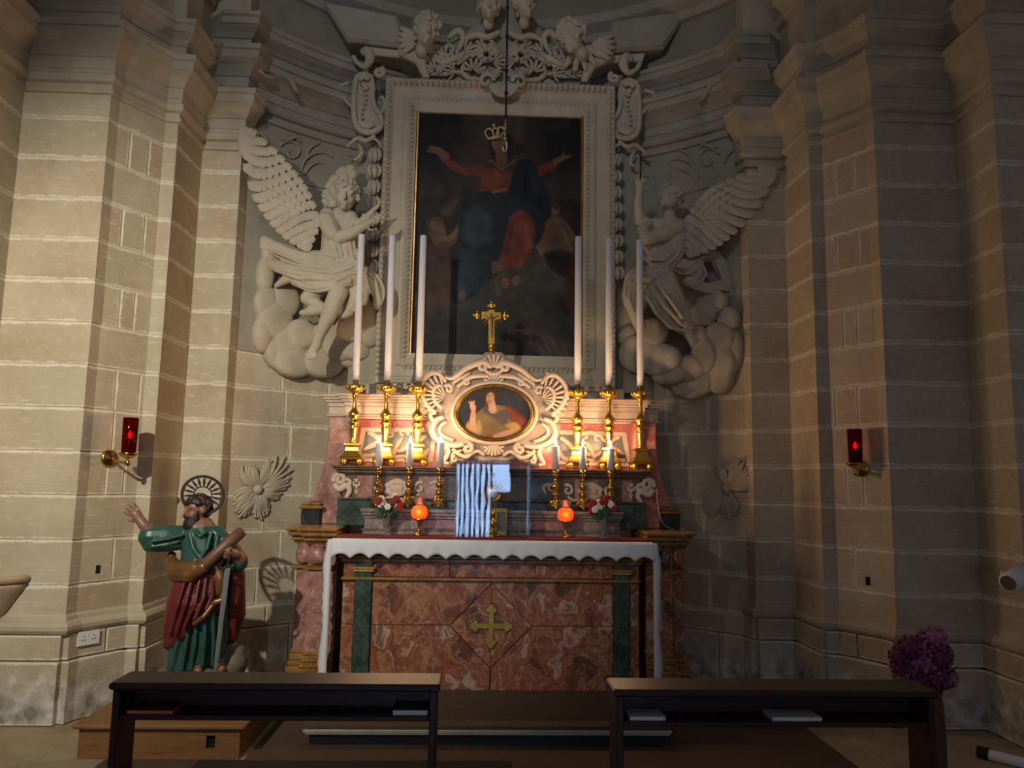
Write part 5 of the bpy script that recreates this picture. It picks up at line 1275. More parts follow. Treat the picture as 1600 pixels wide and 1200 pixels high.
cherub(764, 8, .27, rot(2, 18, 0), 'cherub head at the top of the crest, left of the hanging chain', 6.36, 13, [])
cherub(820, 8, .26, rot(14, 14, -8), 'cherub head at the top of the crest, right of the hanging chain', 6.36, 14, [])

# ================================================================== THINGS ON THE ALTAR
ORD = ['outermost', 'middle', 'innermost']
TALL = [(0.030, .175), (0.026, .185), (0.021, .20), (0.024, .225), (0.030, .255), (0.033, .285), (0.036, .295), (0.030, .305), (0.030, .312), (0.044, .325), (0.046, .335), (0.034, .348), (0.028, .36), (0.042, .378), (0.046, .395), (0.040, .412), (0.024, .43), (0.018, .445), (0.0155, .48), (0.0155, .52), (0.022, .535), (0.018, .545), (0.024, .558), (0.036, .568), (0.060, .578), (0.068, .592), (0.069, .612), (0.064, .622), (0.045, .615), (0.03, .612), (0.023, .614), (0.021, .665)]
def balls(name, mat, parent, c, n, R_, r, z, a0=0):
    for k in range(n):
        a = a0+2*PI*k/n; m = MB(); m.ell((c.x+R_*math.cos(a), c.y+R_*math.sin(a), c.z+z), (r, r, r*1.15), None, 12, 8); m.build(name, mat, parent, True)
def tall_stick(px, ptop, label, clabel):
    b0 = P(px, 705, 5.965); c = Vector((b0.x, 5.965, ZG+0.0005))
    t_ = thing('tall_candlestick', c, label, 'candlestick', 'tall gilt candlesticks on the upper ledge')
    balls('foot', 'gold', t_, c, 4, 0.082, 0.027, 0.031, PI/4)
    m = MB(); m.lathe([(.060, .040), (.082, .050), (.086, .062), (.078, .072), (.070, .078), (.062, .092), (.050, .115), (.045, .140), (.046, .148), (.060, .156), (.060, .170), (.040, .176)], c, 4, True); m.build('base', 'gold', t_)
    m = MB(); m.lathe(TALL, c, 24); m.build('stem', 'gold', t_, True)
    for k in range(10):
        a = 2*PI*k/10; m = MB(); m.ell((c.x+.066*math.cos(a), c.y+.066*math.sin(a), c.z+.607), (.012, .012, .018), None, 8, 6); m.build('drip_pan_leaf', 'gold', t_, True)
    zt = P(px+12, ptop, 5.965).z
    k_ = thing('tall_candle', (c.x, c.y, c.z+.667), clabel, 'candle', 'tall unlit candles')
    m = MB(); z0 = c.z+.6655; m.lathe([(.0275, z0), (.0275, zt-.01), (.0245, zt-.003), (.010, zt)], (c.x, c.y, 0), 20); m.build('wax', 'wax', k_, True)
    m = MB(); m.tube([(c.x, c.y, zt-.002), (c.x+.002, c.y, zt+.012)], .0022, 6); m.build('wick', 'wick', k_)
for side, pxs, tops in (('left', (551, 601, 651), (366, 368, 368)), ('right', (1001, 951.5, 902), (375, 372, 370))):
    for k, (px, tp) in enumerate(zip(pxs, tops)):
        tall_stick(px, tp, 'tall gilt candlestick, %s of the three %s of the oval painting' % (ORD[k], side), 'tall white unlit candle, %s of the three %s of the painting' % (ORD[k], side))
SM = [(.020, .085), (.017, .095), (.024, .108), (.030, .118), (.028, .130), (.016, .14), (.013, .15), (.020, .158), (.026, .168), (.029, .180), (.026, .192), (.016, .203), (.013, .215), (.018, .222), (.013, .23), (.013, .248), (.020, .256), (.026, .262), (.026, .268), (.022, .27), (.024, .272), (.025, .305)]
def small_stick(px, pyf, label, clabel):
    Yc = 5.765; b0 = P(px, 770, Yc); c = Vector((b0.x, Yc, ZS+0.0005))
    t_ = thing('small_candlestick', c, label, 'candlestick', 'small brass candlesticks on the candle step')
    for k in range(3):
        a = -PI/2+2*PI*k/3
        m = MB(); q = [(.062, .006), (.058, .022), (.045, .035), (.035, .055), (.022, .08)]
        m.tube([(c.x+r*math.cos(a), c.y+r*math.sin(a), c.z+z+.006) for r, z in q], [.011, .013, .014, .014, .011], 8); m.build('foot', 'brass', t_, True)
    m = MB(); m.lathe([(.046, .03), (.044, .04), (.034, .052), (.028, .07), (.024, .088)], c, 6); m.build('base', 'brass', t_, True)
    m = MB(); m.lathe(SM, c, 20); m.build('stem', 'brass', t_, True)
    zt = P(px, pyf+7, Yc).z; z0 = c.z+.3055
    k_ = thing('lit_candle', (c.x, c.y, z0), clabel, 'candle', 'lit candles on the candle step')
    m = MB(); m.lathe([(.0265, z0), (.0265, zt-.004), (.024, zt), (.012, zt-.004), (.003, zt-.006)], (c.x, c.y, 0), 20); m.build('wax', 'wax', k_, True)
    m = MB(); m.tube([(c.x, c.y, zt-.006), (c.x, c.y, zt+.012)], .0018, 6); m.build('wick', 'wick', k_)
    m = MB(); m.lathe([(.001, zt+.004), (.007, zt+.012), (.0095, zt+.020), (.008, zt+.030), (.004, zt+.043), (.0008, zt+.054)], (c.x, c.y, 0), 12); m.build('flame', 'flame', k_, True)
    lamp('candle_glow', 'POINT', (c.x, c.y, zt+.03), CANDLE_W, (1.0, 0.64, 0.38), shadow_soft_size=0.02)
CANDLE_W = 9.0
for side, lst in (('left', ((590, 685), (638.5, 685), (686.5, 684))), ('right', ((954, 693), (910.5, 691), (868, 690)))):
    for k, (px, pf) in enumerate(lst):
        small_stick(px, pf, 'small brass candlestick, %s of the three %s of the clear case' % (ORD[k], side), 'short lit candle, %s of the three %s of the clear case' % (ORD[k], side))
# ---- orange oil lamps
def oil_lamp(px, label):
    b0 = P(px, 815, 5.57); c = Vector((b0.x, 5.57, ZR))
    t_ = thing('oil_lamp', c, label, 'lamp', 'orange glass oil lamps on the altar')
    m = MB(); m.lathe([(.045, 0), (.046, .006), (.036, .014), (.016, .024), (.010, .04), (.009, .06), (.014, .075), (.012, .09), (.022, .102), (.042, .108), (.044, .116)], c, 24); m.build('brass_stand', 'brass', t_, True)
    m = MB(); m.lathe([(.040, .1165), (.054, .130), (.060, .155), (.058, .175), (.048, .195), (.036, .206), (.033, .206), (.046, .190), (.055, .170), (.056, .152), (.050, .132), (.036, .120)], c, 28); m.build('orange_shade', 'orange_glass', t_, True)
    m = MB(); m.lathe([(.026, .2065), (.030, .216), (.038, .235), (.046, .262), (.044, .262), (.028, .22)], c, 24); m.build('glass_lip', 'vase_glass', t_, True)
    m = MB(); m.ell((c.x, c.y, c.z+.155), (.008, .008, .016)); m.build('flame', 'flame', t_, True)
    lamp('oil_lamp_glow', 'POINT', (c.x, c.y-.075, c.z+.165), .25, (1, .35, .1), shadow_soft_size=.03)
oil_lamp(655, 'orange glass oil lamp left of the clear case'); oil_lamp(883.5, 'orange glass oil lamp right of the clear case')
# ---- flower vases
def flower_vase(px, label, dark, seed):
    b0 = P(px, 815, 5.565); c = Vector((b0.x, 5.565, ZR)); r = random.Random(seed)
    t_ = thing('flower_vase', c, label, 'flower vase', 'flower vases on the altar')
    m = MB(); m.lathe([(.036, 0), (.037, .005), (.014, .014), (.012, .03), (.020, .06), (.026, .10), (.030, .135), (.034, .150), (.031, .150), (.026, .12), (.015, .05)], c, 20); m.build('glass', 'vase_glass', t_, True)
    for k in range(44):
        a = r.uniform(0, 2*PI); rr = r.uniform(.02, .115); z = .155+r.uniform(0, .085)-rr*.2
        p = Vector((c.x+rr*math.cos(a), c.y+rr*math.sin(a)*.6, c.z+z)); b_ = Vector((c.x, c.y, c.z+.13)); d = (p-b_).normalized(); q = d.cross(Vector((0, 1, 0))).normalized()*.022
        m = MB(); md = b_.lerp(p, .6); m.add([b_, md-q, p, md+q, md+Vector((0, -.006, .004))], [(0, 1, 4), (1, 2, 4), (2, 3, 4), (3, 0, 4)]); m.build('leaf', 'leaf_green', t_, True)
    for k in range(14):
        a = r.uniform(0, 2*PI); rr = r.uniform(.02, .10); z = .215+r.uniform(0, .075)-rr*.3
        p = Vector((c.x+rr*math.cos(a), c.y-abs(rr*math.sin(a))*.6, c.z+z)); m = MB()
        for j in range(6):
            e_ = 2*PI*j/6; m.ell(p+Vector((.014*math.cos(e_), -.004, .014*math.sin(e_))), (.012, .010, .012), None, 7, 5)
        m.ell(p+Vector((0, -.008, 0)), (.009, .008, .009), None, 7, 5)
        m.build('flower', ('petal_red' if k % 3 else 'petal_white') if dark else ('petal_red' if k % 2 else 'petal_white'), t_, True)
flower_vase(604, 'small glass vase of red and white flowers left of the orange lamp', False, 4)
flower_vase(943, 'small glass vase of dark red flowers at the right end of the altar', True, 9)
# ---- clear display case with a monstrance
yc0 = 5.475; yc1 = 5.645; zc1 = P(770, 722, yc0).z
xa, xb = P(712, 780, yc0).x, P(828, 780, yc0).x; za = ZR; th = .004
cs_ = thing('display_case', ((xa+xb)/2, 5.57, za), 'clear acrylic display case reflecting blue daylight in the middle of the altar', 'display case')
for nm, bxs in (('front_pane', (xa, xb, yc0, yc0+th, za, zc1)), ('rear_pane', (xa, xb, yc1-th, yc1, za, zc1)), ('side_pane', (xa, xa+th, yc0+th+.0002, yc1-th-.0002, za, zc1)), ('side_pane', (xb-th, xb, yc0+th+.0002, yc1-th-.0002, za, zc1)), ('top_pane', (xa, xb, yc0, yc1, zc1+.0002, zc1+th))):
    m = MB(); m.box(*bxs); m.build(nm, 'acrylic', cs_)
for x_ in (xa, xb):
    m = MB(); m.box(x_-.0025, x_+.0025, yc0-.0015, yc0+.0005, za, zc1+th); m.build('edge_strip', 'vase_glass', cs_)
m = MB(); m.box(xa, xb, yc0-.0015, yc0+.0005, zc1+th-.002, zc1+th+.002); m.build('edge_strip', 'vase_glass', cs_)
mx = P(771, 780, 5.56).x; c = Vector((mx, 5.55, za+.0005))
mo = thing('monstrance', c, 'small gilt monstrance with a sunburst inside the clear case', 'monstrance')
m = MB(); m.lathe([(.055, 0), (.056, .008), (.040, .016), (.022, .03), (.012, .05), (.010, .07), (.020, .08), (.026, .092), (.018, .106), (.010, .116), (.009, .15), (.018, .158), (.011, .168), (.010, .20)], c, 20); m.build('stem', 'gold', mo, True)
sc_ = Vector((c.x, c.y, c.z+.30)); 
for k in range(32):
    a_ = 2*PI*k/32; L_ = .115 if k % 2 else .088; d = Vector((math.cos(a_), 0, math.sin(a_))); m = MB(); m.tube([sc_+d*.05, sc_+d*L_], [.0045, .0008], 5); m.build('ray', 'gold', mo)
m = MB(); m.tube([sc_+Vector((.048*math.cos(2*PI*k/24), -.002, .048*math.sin(2*PI*k/24))) for k in range(25)], .007, 8); m.build('ring', 'gold', mo, True)
m = MB(); m.ell(sc_, (.044, .006, .044), None, 20, 8); m.build('lunette', 'silver', mo, True)
m = MB(); m.tube([sc_+Vector((0, 0, .11)), sc_+Vector((0, 0, .15))], .004, 6); m.tube([sc_+Vector((-.014, 0, .135)), sc_+Vector((.014, 0, .135))], .004, 6); m.build('cross', 'gold', mo)
cx1 = P(783, 800, 5.62).x
ic = thing('relic_frame', (cx1, 5.62, za), 'small upright gilt relic frame standing behind the monstrance', 'frame')
m = MB(); m.bbox(cx1-.045, cx1+.045, 5.617, 5.63, za+.0005, za+.20, .004); m.build('frame', 'gold_frame', ic)
m = MB(); m.bbox(cx1-.030, cx1+.030, 5.611, 5.616, za+.03, za+.17, .002); m.build('picture', 'inlay_grey', ic)
# ---- crucifix on the cartouche
YX = 6.04; s = S(YX)
cu = thing('crucifix', P(768, 551, YX), 'gilt crucifix with rays standing on top of the oval cartouche', 'crucifix')
m = MB(); m.prism(ppoly([(763, 540), (773, 540), (773, 499), (783, 498.5), (783, 488), (773, 488), (773, 484), (763, 484), (763, 487), (752, 487), (752, 498), (763, 498)], YX), YX-.01, YX+.01, .003); m.build('cross', 'gold', cu)
m = MB(); ptube(m, [(768, 552, 6, 0), (768, 547, 4, 0), (768, 543, 5.5, 0), (768, 538, 5, 0)], YX, 3, 12); m.build('socket', 'gold', cu, True)
for px, py, dx, dy in ((768, 477, 0, -1), (746, 492, -1, 0), (789, 493, 1, 0)):
    m = MB(); m.ell(P(px, py, YX), (4.5*s, 3*s, 4.5*s)); m.ell(P(px+dx*5, py+dy*5, YX), (2.6*s, 2.6*s, 2.6*s)); m.ell(P(px+dy*4.5, py+dx*4.5, YX), (2.6*s, 2.6*s, 2.6*s)); m.ell(P(px-dy*4.5, py-dx*4.5, YX), (2.6*s, 2.6*s, 2.6*s)); m.build('finial', 'gold', cu, True)
for k in range(16):
    a_ = math.radians(11+22.5*k) if k < 8 else math.radians(195+k*19-8*19+3)
    L_ = 13 if k < 8 else 20
    if k < 8 and (abs((11+22.5*k) % 90-0) < 12 or abs((11+22.5*k) % 90-90) < 12): L_ = 9
    m = MB(); m.tube([P(768+4*math.cos(a_), 494-4*math.sin(a_), YX), P(768+L_*math.cos(a_), 494-L_*math.sin(a_), YX)], [1.2*s, .3*s], 6); m.build('ray', 'gold', cu)
b = MB(); cc(b, [(768, 497, .02, 2.6), (768, 508, .022, 2.2), (768, 516, .022, 2.0), (769, 528, .02, 1.2)], YX, s); cc(b, [(767, 497, .022, 1.2), (757, 492, .016, .9)], YX, s); cc(b, [(769, 497, .022, 1.2), (779, 493, .016, .9)], YX, s); b.ell(P(767, 492, YX-.026), (2.1*s, 2.1*s, 2.5*s))
blob('corpus', b, 'scroll_paint', cu, .003, 2)
# ---- white cord on the right of the retable
m = MB(); m.tube([Vector(q) for q in spline([tuple(P(1026, 764, 5.80)), tuple(P(1028, 790, 5.79)), tuple(P(1034, 815, 5.77)), tuple(PZ(1048, 826, 1.219)), tuple(PZ(1070, 826, 1.219))], 5)], .004, 6); tag(m.build('electric_cable', 'cord', None, True), 'thin pale cable hanging down at the right end of the retable', 'cord')

# ================================================================== HANGING CHAIN
YH = 5.7
ch = thing('hanging_chain', P(790, 236, YH), 'iron rod chain with a pale hook hanging in front of the painting', 'chain')
s = S(YH); top = P(793.5, -20, YH); xz = [(792.5, y) for y in (-20, 15, 58, 112, 146)]
prev = None
for (xa_, ya_), (xb_, yb_) in zip([(793.5, -60), (793, 12), (792.5, 57), (791.5, 110), (791, 146)], [(793, 12), (792.5, 57), (791.5, 110), (791, 146), (790.5, 182)]):
    m = MB(); pa_, pb_ = P(xa_, ya_, YH), P(xb_, yb_, YH); m.tube([pa_, pb_], 1.7*s, 8); m.ell(pb_, (3.4*s, 3.4*s, 3.8*s)); m.build('rod_link', 'iron', ch, True)
m = MB(); m.tube([P(790, 186, YH), P(789.5, 200, YH)], 1.5*s, 8); m.ell(P(789.5, 201, YH), (3*s, 3*s, 2*s)); m.tube([P(789.5, 201, YH), P(789, 217, YH)], 1.6*s, 8); m.ell(P(789, 217, YH), (3.2*s, 3*s, 2.4*s)); m.build('swivel', 'silver', ch, True)
m = MB(); m.tube([P(x, y, YH) for x, y in ((789, 217), (791.5, 224), (792, 231), (790, 236.5), (787, 236), (785.5, 231), (786, 226))], [1.7*s]*6+[1.2*s], 8); m.build('hook', 'silver', ch, True)

# ================================================================== SCONCES
def sconce(sx, lamp_px, lamp_py, label, gl):
    Pb0, Pb1 = Vector((-2.68, 5.24)), Vector((-2.49, 5.54)); t = .38
    w2 = Pb0.lerp(Pb1, t); nx, ny = 0.845, -0.535
    if sx > 0: w2.x = -w2.x; nx = -nx
    lc = P(lamp_px, lamp_py, w2.y-.075)
    W = Vector((w2.x, w2.y, lc.z-.16)); n3 = Vector((nx, ny, 0))
    t_ = thing('wall_sconce', W, label, 'sconce', 'brass wall sconces with red glasses')
    m = MB(); z3 = Vector((0, 0, 1)); u = z3.cross(n3)
    m.rings([[W+n3*d+(u*math.cos(2*PI*k/20)+z3*math.sin(2*PI*k/20))*r for k in range(20)] for d, r in ((.002, .060), (.010, .060), (.018, .048), (.024, .030), (.04, .016))]); m.build('wall_plate', 'brass', t_, True)
    C = Vector((lc.x, lc.y, lc.z-.135))
    m = MB(); m.tube([Vector(q) for q in spline([tuple(W+n3*.02), tuple((W+C)/2+Vector((0, 0, -.035))), tuple(C+Vector((0, 0, -.05))), tuple(C)], 6)], .010, 8); m.ell(C+Vector((0, 0, -.055)), (.018, .018, .024)); m.build('arm', 'brass', t_, True)
    m = MB(); m.lathe([(.012, -.03), (.03, -.022), (.050, -.008), (.062, .004), (.064, .012), (.056, .012), (.044, 0), (.02, -.012)], C, 24); m.build('cup', 'brass', t_, True)
    m = MB(); m.lathe([(.044, .005), (.046, .012), (.050, .245), (.048, .248), (.045, .245), (.042, .018), (.001, .014)], C, 28, False, False); m.build('red_glass', 'red_glass', t_, True)
    m = MB(); m.lathe([(.030, .0155), (.031, .10), (.028, .106), (.004, .104)], C, 18); m.build('candle', 'wax', t_, True)
    m = MB(); m.lathe([(.001, .106), (.009, .116), (.011, .126), (.007, .142), (.001, .158)], C, 12); m.build('flame', 'flame_red', t_, True)
    lamp('sconce_glow', 'POINT', tuple(C+Vector((0, 0, .13))), .35, (1, .12, .06), shadow_soft_size=.012)
sconce(-1, 203, 679, 'brass wall sconce with a red glass above the statue', 1); sconce(1, 1336, 696, 'brass wall sconce with a red glass on the shadowed right wall', 1)

# ================================================================== STATUE
YSt = 5.0; ss = S(YSt)*0.98; ZP = .1875
sa = thing('saint_statue', (-1.80, YSt, ZP), 'painted statue of a bearded saint in green and red raising a hand', 'statue')
def sc(mb, pts): cc(mb, pts, YSt, ss)
# rock base
b = MB()
for x, y, d, r in ((262, 1060, .02, 22), (290, 1070, .06, 24), (320, 1070, .08, 26), (350, 1064, .02, 26), (366, 1040, -.04, 22), (362, 1018, -.06, 16), (335, 1075, -.06, 26), (275, 1075, -.06, 22), (300, 1085, 0, 24), (345, 1085, .02, 22)): b.ell(P(x, y, YSt-d), (r*ss, .09, r*ss*.8), rot(r*7, 0, r*11), 9, 6)
zmin = min(v[2] for v in b.v); b.v = [(x, y, max(z, ZP+.001)) for x, y, z in b.v]
b.box(-2.02, -1.52, YSt-.17, YSt+.15, ZP+.001, ZP+.09)
blob('rock_base', b, 'rock_paint', sa, .012, 1, .4)
# body: head, hands, feet
b = MB(); RH = rot(-48, 6, 0)
L = head_blob(b, P(308, 797, YSt-.02), .185, RH); sc(b, [(308, 808, .01, 8), (312, 830, 0, 10)]); sc(b, [(312, 830, 0, 24), (312, 880, 0, 24), (308, 930, 0, 26), (300, 990, 0, 20), (300, 1045, 0, 16)])
sc(b, [(285, 838, .04, 12), (240, 834, .1, 10), (226, 822, .12, 8), (219, 813, .12, 7.5)]); h0, h1 = P(218, 812, YSt-.12), P(212, 803, YSt-.12); b.cap(h0, h1, .031, .033)
fingers(b, h1, h1-h0+Vector((-.01, 0, .0)), (0.75, -.2, .5), .07, .0095, .7, .45, -1)
sc(b, [(345, 840, 0, 13), (374, 874, .06, 11), (366, 864, .12, 6.5)]); h0, h1 = P(367, 866, YSt-.13), P(360, 862, YSt-.16); b.cap(h0, h1, .026, .024); fingers(b, h1, (-.8, -.3, -.5), (.2, -.3, .9), .055, .0085, .3, .9, 1)
for fx, fy, d in ((308, 1044, .10), (344, 1042, .06)):
    sc(b, [(fx, fy-8, d-.05, 7), (fx+1, fy+2, d, 7), (fx+2, fy+4, d+.06, 5.5)])
blob('body', b, 'skin_paint', sa, .0055, 3)
for s_ in (-1, 1):
    m = MB(); m.ell(L(s_*.13, -.362, .03), (.006, .004, .0035)); m.build('eye', 'eye_dark', sa, True)
b = MB(); hair_curls(b, L, .185, 130, .08, 21, .02, -.42)
blob('hair', b, 'hair_paint', sa, .005, 1)
b = MB(); r = random.Random(5)
for k in range(46):
    a_ = r.uniform(-1, 1); x = a_*.24; y0 = -.30+abs(a_)*.22; z0 = -.22-.06*r.random()
    b.cap(L(x, y0, z0), L(x*.8, y0-.10*r.random(), z0-.42-.44*r.random()*(1-abs(a_)*.5)), .08*.185, .04*.185, 6)
b.cap(L(-.16, -.37, -.20), L(.16, -.37, -.20), .04*.185, .04*.185, 7)
for s_ in (-1, 1): b.cap(L(s_*.28, -.1, -.05), L(s_*.26, -.18, -.34), .06*.185, .07*.185, 7)
b.ell(L(0, -.24, -.50), (.056, .046, .06), RH); b.ell(L(0, -.25, -.74), (.046, .038, .052), RH); b.ell(L(0, -.26, -.95), (.028, .024, .03), RH)
blob('beard', b, 'hair_paint', sa, .0045, 1)
# tunic
b = MB()
for q in ([(312, 838, 0, 27), (314, 862, .01, 28), (312, 892, .02, 29)], [(285, 836, .03, 15), (262, 837, .07, 16), (236, 838, .10, 16)], [(336, 838, 0, 17), (352, 852, .01, 16), (372, 878, .04, 15)], [(284, 842, .03, 15), (262, 846, .07, 16), (240, 848, .1, 14)], [(276, 846, .05, 14), (246, 850, .10, 11)], [(300, 920, .02, 28), (292, 980, .04, 24), (276, 1040, .05, 15)], [(318, 920, .02, 28), (318, 980, .04, 24), (312, 1032, .05, 17)], [(335, 930, 0, 22), (338, 990, 0, 18), (336, 1034, 0, 14)], [(290, 1000, .04, 18), (288, 1042, .05, 17)]): sc(b, q)
for q in ([(296, 832, .10, 3), (302, 856, .13, 3), (318, 880, .14, 3)], [(330, 832, .09, 3), (324, 856, .13, 3), (306, 884, .14, 3)], [(340, 836, .08, 3), (336, 860, .12, 3), (322, 888, .14, 3)], [(286, 836, .11, 2.6), (262, 842, .145, 2.6), (238, 846, .175, 2.6)], [(280, 846, .1, 2.6), (258, 852, .13, 2.6), (238, 854, .15, 2.6)], [(348, 846, .08, 2.6), (366, 868, .11, 2.6)], [(304, 830, .10, 2.4), (312, 838, .125, 2.4), (324, 830, .10, 2.4)],
          [(284, 975, .13, 3.2), (276, 1010, .13, 3.2), (268, 1046, .11, 3)], [(296, 975, .15, 3.2), (290, 1010, .15, 3.2), (284, 1048, .13, 3)], [(308, 970, .15, 3.2), (304, 1010, .15, 3.2), (298, 1046, .13, 3)], [(320, 960, .15, 3.2), (320, 1000, .15, 3.2), (316, 1040, .13, 3)], [(332, 960, .13, 3.2), (334, 1000, .12, 3.2), (332, 1038, .10, 3)], [(344, 965, .09, 3), (346, 1000, .09, 3), (343, 1034, .08, 2.6)]): sc(b, q)
# sleeve mouth
sc(b, [(231, 826, .10, 9), (229, 840, .11, 12), (232, 854, .10, 8), (248, 856, .09, 7)])
blob('tunic', b, 'tunic_green', sa, .006, 2, .5)
# mantle, red outside with a gilt lining rolled at the waist
b = MB()
for q in ([(298, 900, .05, 22), (286, 940, .07, 23), (272, 985, .08, 17), (264, 1006, .08, 9)], [(318, 905, .06, 20), (306, 945, .09, 22), (288, 980, .1, 18), (272, 1000, .09, 12)], [(330, 900, .05, 17), (330, 930, .07, 18), (336, 950, .07, 12)], [(352, 850, -.06, 15), (364, 900, -.07, 18), (366, 960, -.08, 17), (360, 992, -.08, 13)], [(318, 950, .1, 14), (300, 970, .12, 12)]): sc(b, q)
for q in ([(290, 905, .15, 3), (278, 945, .18, 3.2), (266, 990, .17, 3)], [(300, 905, .16, 3), (290, 945, .2, 3.2), (276, 990, .18, 3)], [(312, 908, .16, 3), (304, 945, .2, 3.2), (288, 980, .2, 3)], [(322, 905, .15, 3), (318, 935, .18, 3.2), (304, 968, .2, 3)], [(332, 905, .14, 3), (332, 930, .15, 3), (322, 952, .17, 3)]): sc(b, q)
blob('mantle', b, 'mantle_red', sa, .006, 2, .5)
b = MB()
for q in ([(270, 880, .06, 10), (276, 896, .1, 14), (298, 898, .15, 13), (318, 886, .17, 10), (328, 880, .16, 7)], [(268, 868, .03, 7), (266, 884, .04, 9), (270, 898, .05, 9)], [(286, 888, .13, 11), (306, 888, .16, 11)], [(338, 886, .10, 9), (344, 904, .10, 11), (342, 922, .10, 9)], [(332, 942, .14, 5), (346, 938, .13, 5), (352, 930, .11, 4)], [(304, 974, .19, 4), (318, 964, .19, 4), (332, 946, .16, 4)], [(352, 846, .02, 6), (362, 850, .02, 7), (372, 862, .0, 6), (376, 880, -.02, 5)]): sc(b, q)
blob('mantle_lining', b, 'mantle_gold', sa, .006, 2, .5)
# halo: ring, inner ring and rays, tilted
hc = P(317, 773, YSt+.045); rr_ = 35.5*ss; UZ = Vector((.0, .58, .82)).normalized(); UX = Vector((.95, -.10, -.22)).normalized()
hp = lambda a_, r_: hc+UX*(r_*math.cos(a_))+UZ*(r_*math.sin(a_))
m = MB(); m.rings([[hp(2*PI*k/40, rr_*q)+Vector((0, d, 0)) for q, d in ((.86, -.003), (1.0, -.003), (1.0, .003), (.86, .003))] for k in range(41)], False)
ho = m.build('halo', 'iron', sa)
m = MB(); m.tube([hp(2*PI*k/24, rr_*.40) for k in range(25)], .004, 6); m.build('inner_ring', 'iron', ho)
for k in range(18):
    a_ = 2*PI*k/18; m = MB(); m.tube([hp(a_, rr_*.38), hp(a_, rr_*.62), hp(a_, rr_*.92)], [.0035, .0085, .003], 6); m.build('halo_ray', 'iron', ho)
# scroll carried on the arm
m = MB(); A_, B_ = P(318, 884, YSt-.20), P(379, 829, YSt-.10); m.tube([A_, A_.lerp(B_, .02), A_.lerp(B_, .5), A_.lerp(B_, .98), B_], [.03, .036, .037, .036, .030], 14); m.tube([A_, B_+(B_-A_)*.012], .018, 10); m.build('scroll', 'scroll_paint', sa, True)
# sword, point down
sw = thing('sword', P(335, 1045, YSt-.14), 'long steel sword with a curled guard held point down by the saint', 'sword')
gA, gB = P(356, 884, YSt-.17), P(336, 1048, YSt-.145); dd = (gB-gA).normalized(); sd = Vector((1, 0, .12)).normalized(); fr_ = Vector((0, -1, 0))
m = MB(); m.rings([[gA.lerp(gB, t)+sd*w_, gA.lerp(gB, t)+fr_*w_*.3, gA.lerp(gB, t)-sd*w_, gA.lerp(gB, t)-fr_*w_*.3] for t, w_ in ((0, .017), (.05, .017), (.85, .012), (.96, .009), (1, .001))]); m.build('blade', 'steel_blade', sw)
m = MB(); m.tube([gA, P(359, 866, YSt-.17)], [.009, .008], 10); m.ell(P(360, 861, YSt-.17), (.013, .013, .015)); m.build('grip', 'iron', sw, True)
m = MB(); s = ss
for sg in (-1, 1): m.tube([P(x, y, YSt-.17) for x, y in ((356, 884), (356+sg*7, 887-sg), (356+sg*13, 884-sg*2), (356+sg*13, 879-sg*2), (356+sg*9, 880-sg*2))], [.009, .008, .007, .006, .005], 8)
m.ell(gA, (.016, .012, .012)); m.build('guard', 'iron', sw, True)

# ================================================================== ODDS AND ENDS
# holy-water font on the left pilaster
fc = Vector((-3.10, 5.02, .70)); ft = thing('holy_water_font', (-3.10, 5.10, .6), 'shallow stone holy-water basin on the left pilaster', 'font')
def halfbowl(prof, c, ry=.8): return [[(c[0]+r*math.cos(PI+PI*k/18), c[1]+.12+ry*r*math.sin(PI+PI*k/18), z) for k in range(19)] for r, z in prof]
fz = P(20, 905, 4.95).z
m = MB(); m.rings(halfbowl([(.03, fz-.30), (.07, fz-.27), (.12, fz-.20), (.17, fz-.12), (.205, fz-.07), (.21, fz-.05), (.18, fz-.05), (.05, fz-.10)], (-3.17, 5.02)), False, False); m.build('bowl', 'stone_font', ft, True)
m = MB(); m.rings(halfbowl([(.20, fz-.045), (.225, fz-.035), (.235, fz-.012), (.225, fz+.004), (.19, fz+.004), (.185, fz-.03), (.02, fz-.035)], (-3.17, 5.02)), False, False); m.build('rim', 'stone_font', ft, True)
# power socket on the angled left wall
pc = Vector((-2.645, 5.295, P(152, 995, 5.3).z)); n3 = Vector((.845, -.535, 0)); u3 = Vector((.535, .845, 0))
def oriented(u0, u1, z0, z1, d0, d1, c, name, mat, parent):
    m = MB(); v = [c+u3*u+n3*d+Vector((0, 0, z)) for z in (z0, z1) for d in (d0, d1) for u in (u0, u1)]
    m.add(v, [(0, 1, 3, 2), (4, 6, 7, 5), (0, 4, 5, 1), (2, 3, 7, 6), (0, 2, 6, 4), (1, 5, 7, 3)]); return m.build(name, mat, parent)
pc = pc+n3*.042
so = thing('power_socket', pc, 'white double power socket low on the left wall', 'socket')
oriented(-.072, .072, -.044, .044, 0, .012, pc, 'plate', 'plastic_white', so)
for k_ in (-.034, .034):
    for a_, z_ in ((0, .012), (-.010, -.010), (.010, -.010)): oriented(k_+a_-.0035, k_+a_+.0035, z_-.004, z_+.004, .012, .0125, pc, 'slot', 'plastic_black', so)
    oriented(k_+.018, k_+.026, .014, .028, .012, .015, pc, 'switch', 'plastic_white', so)
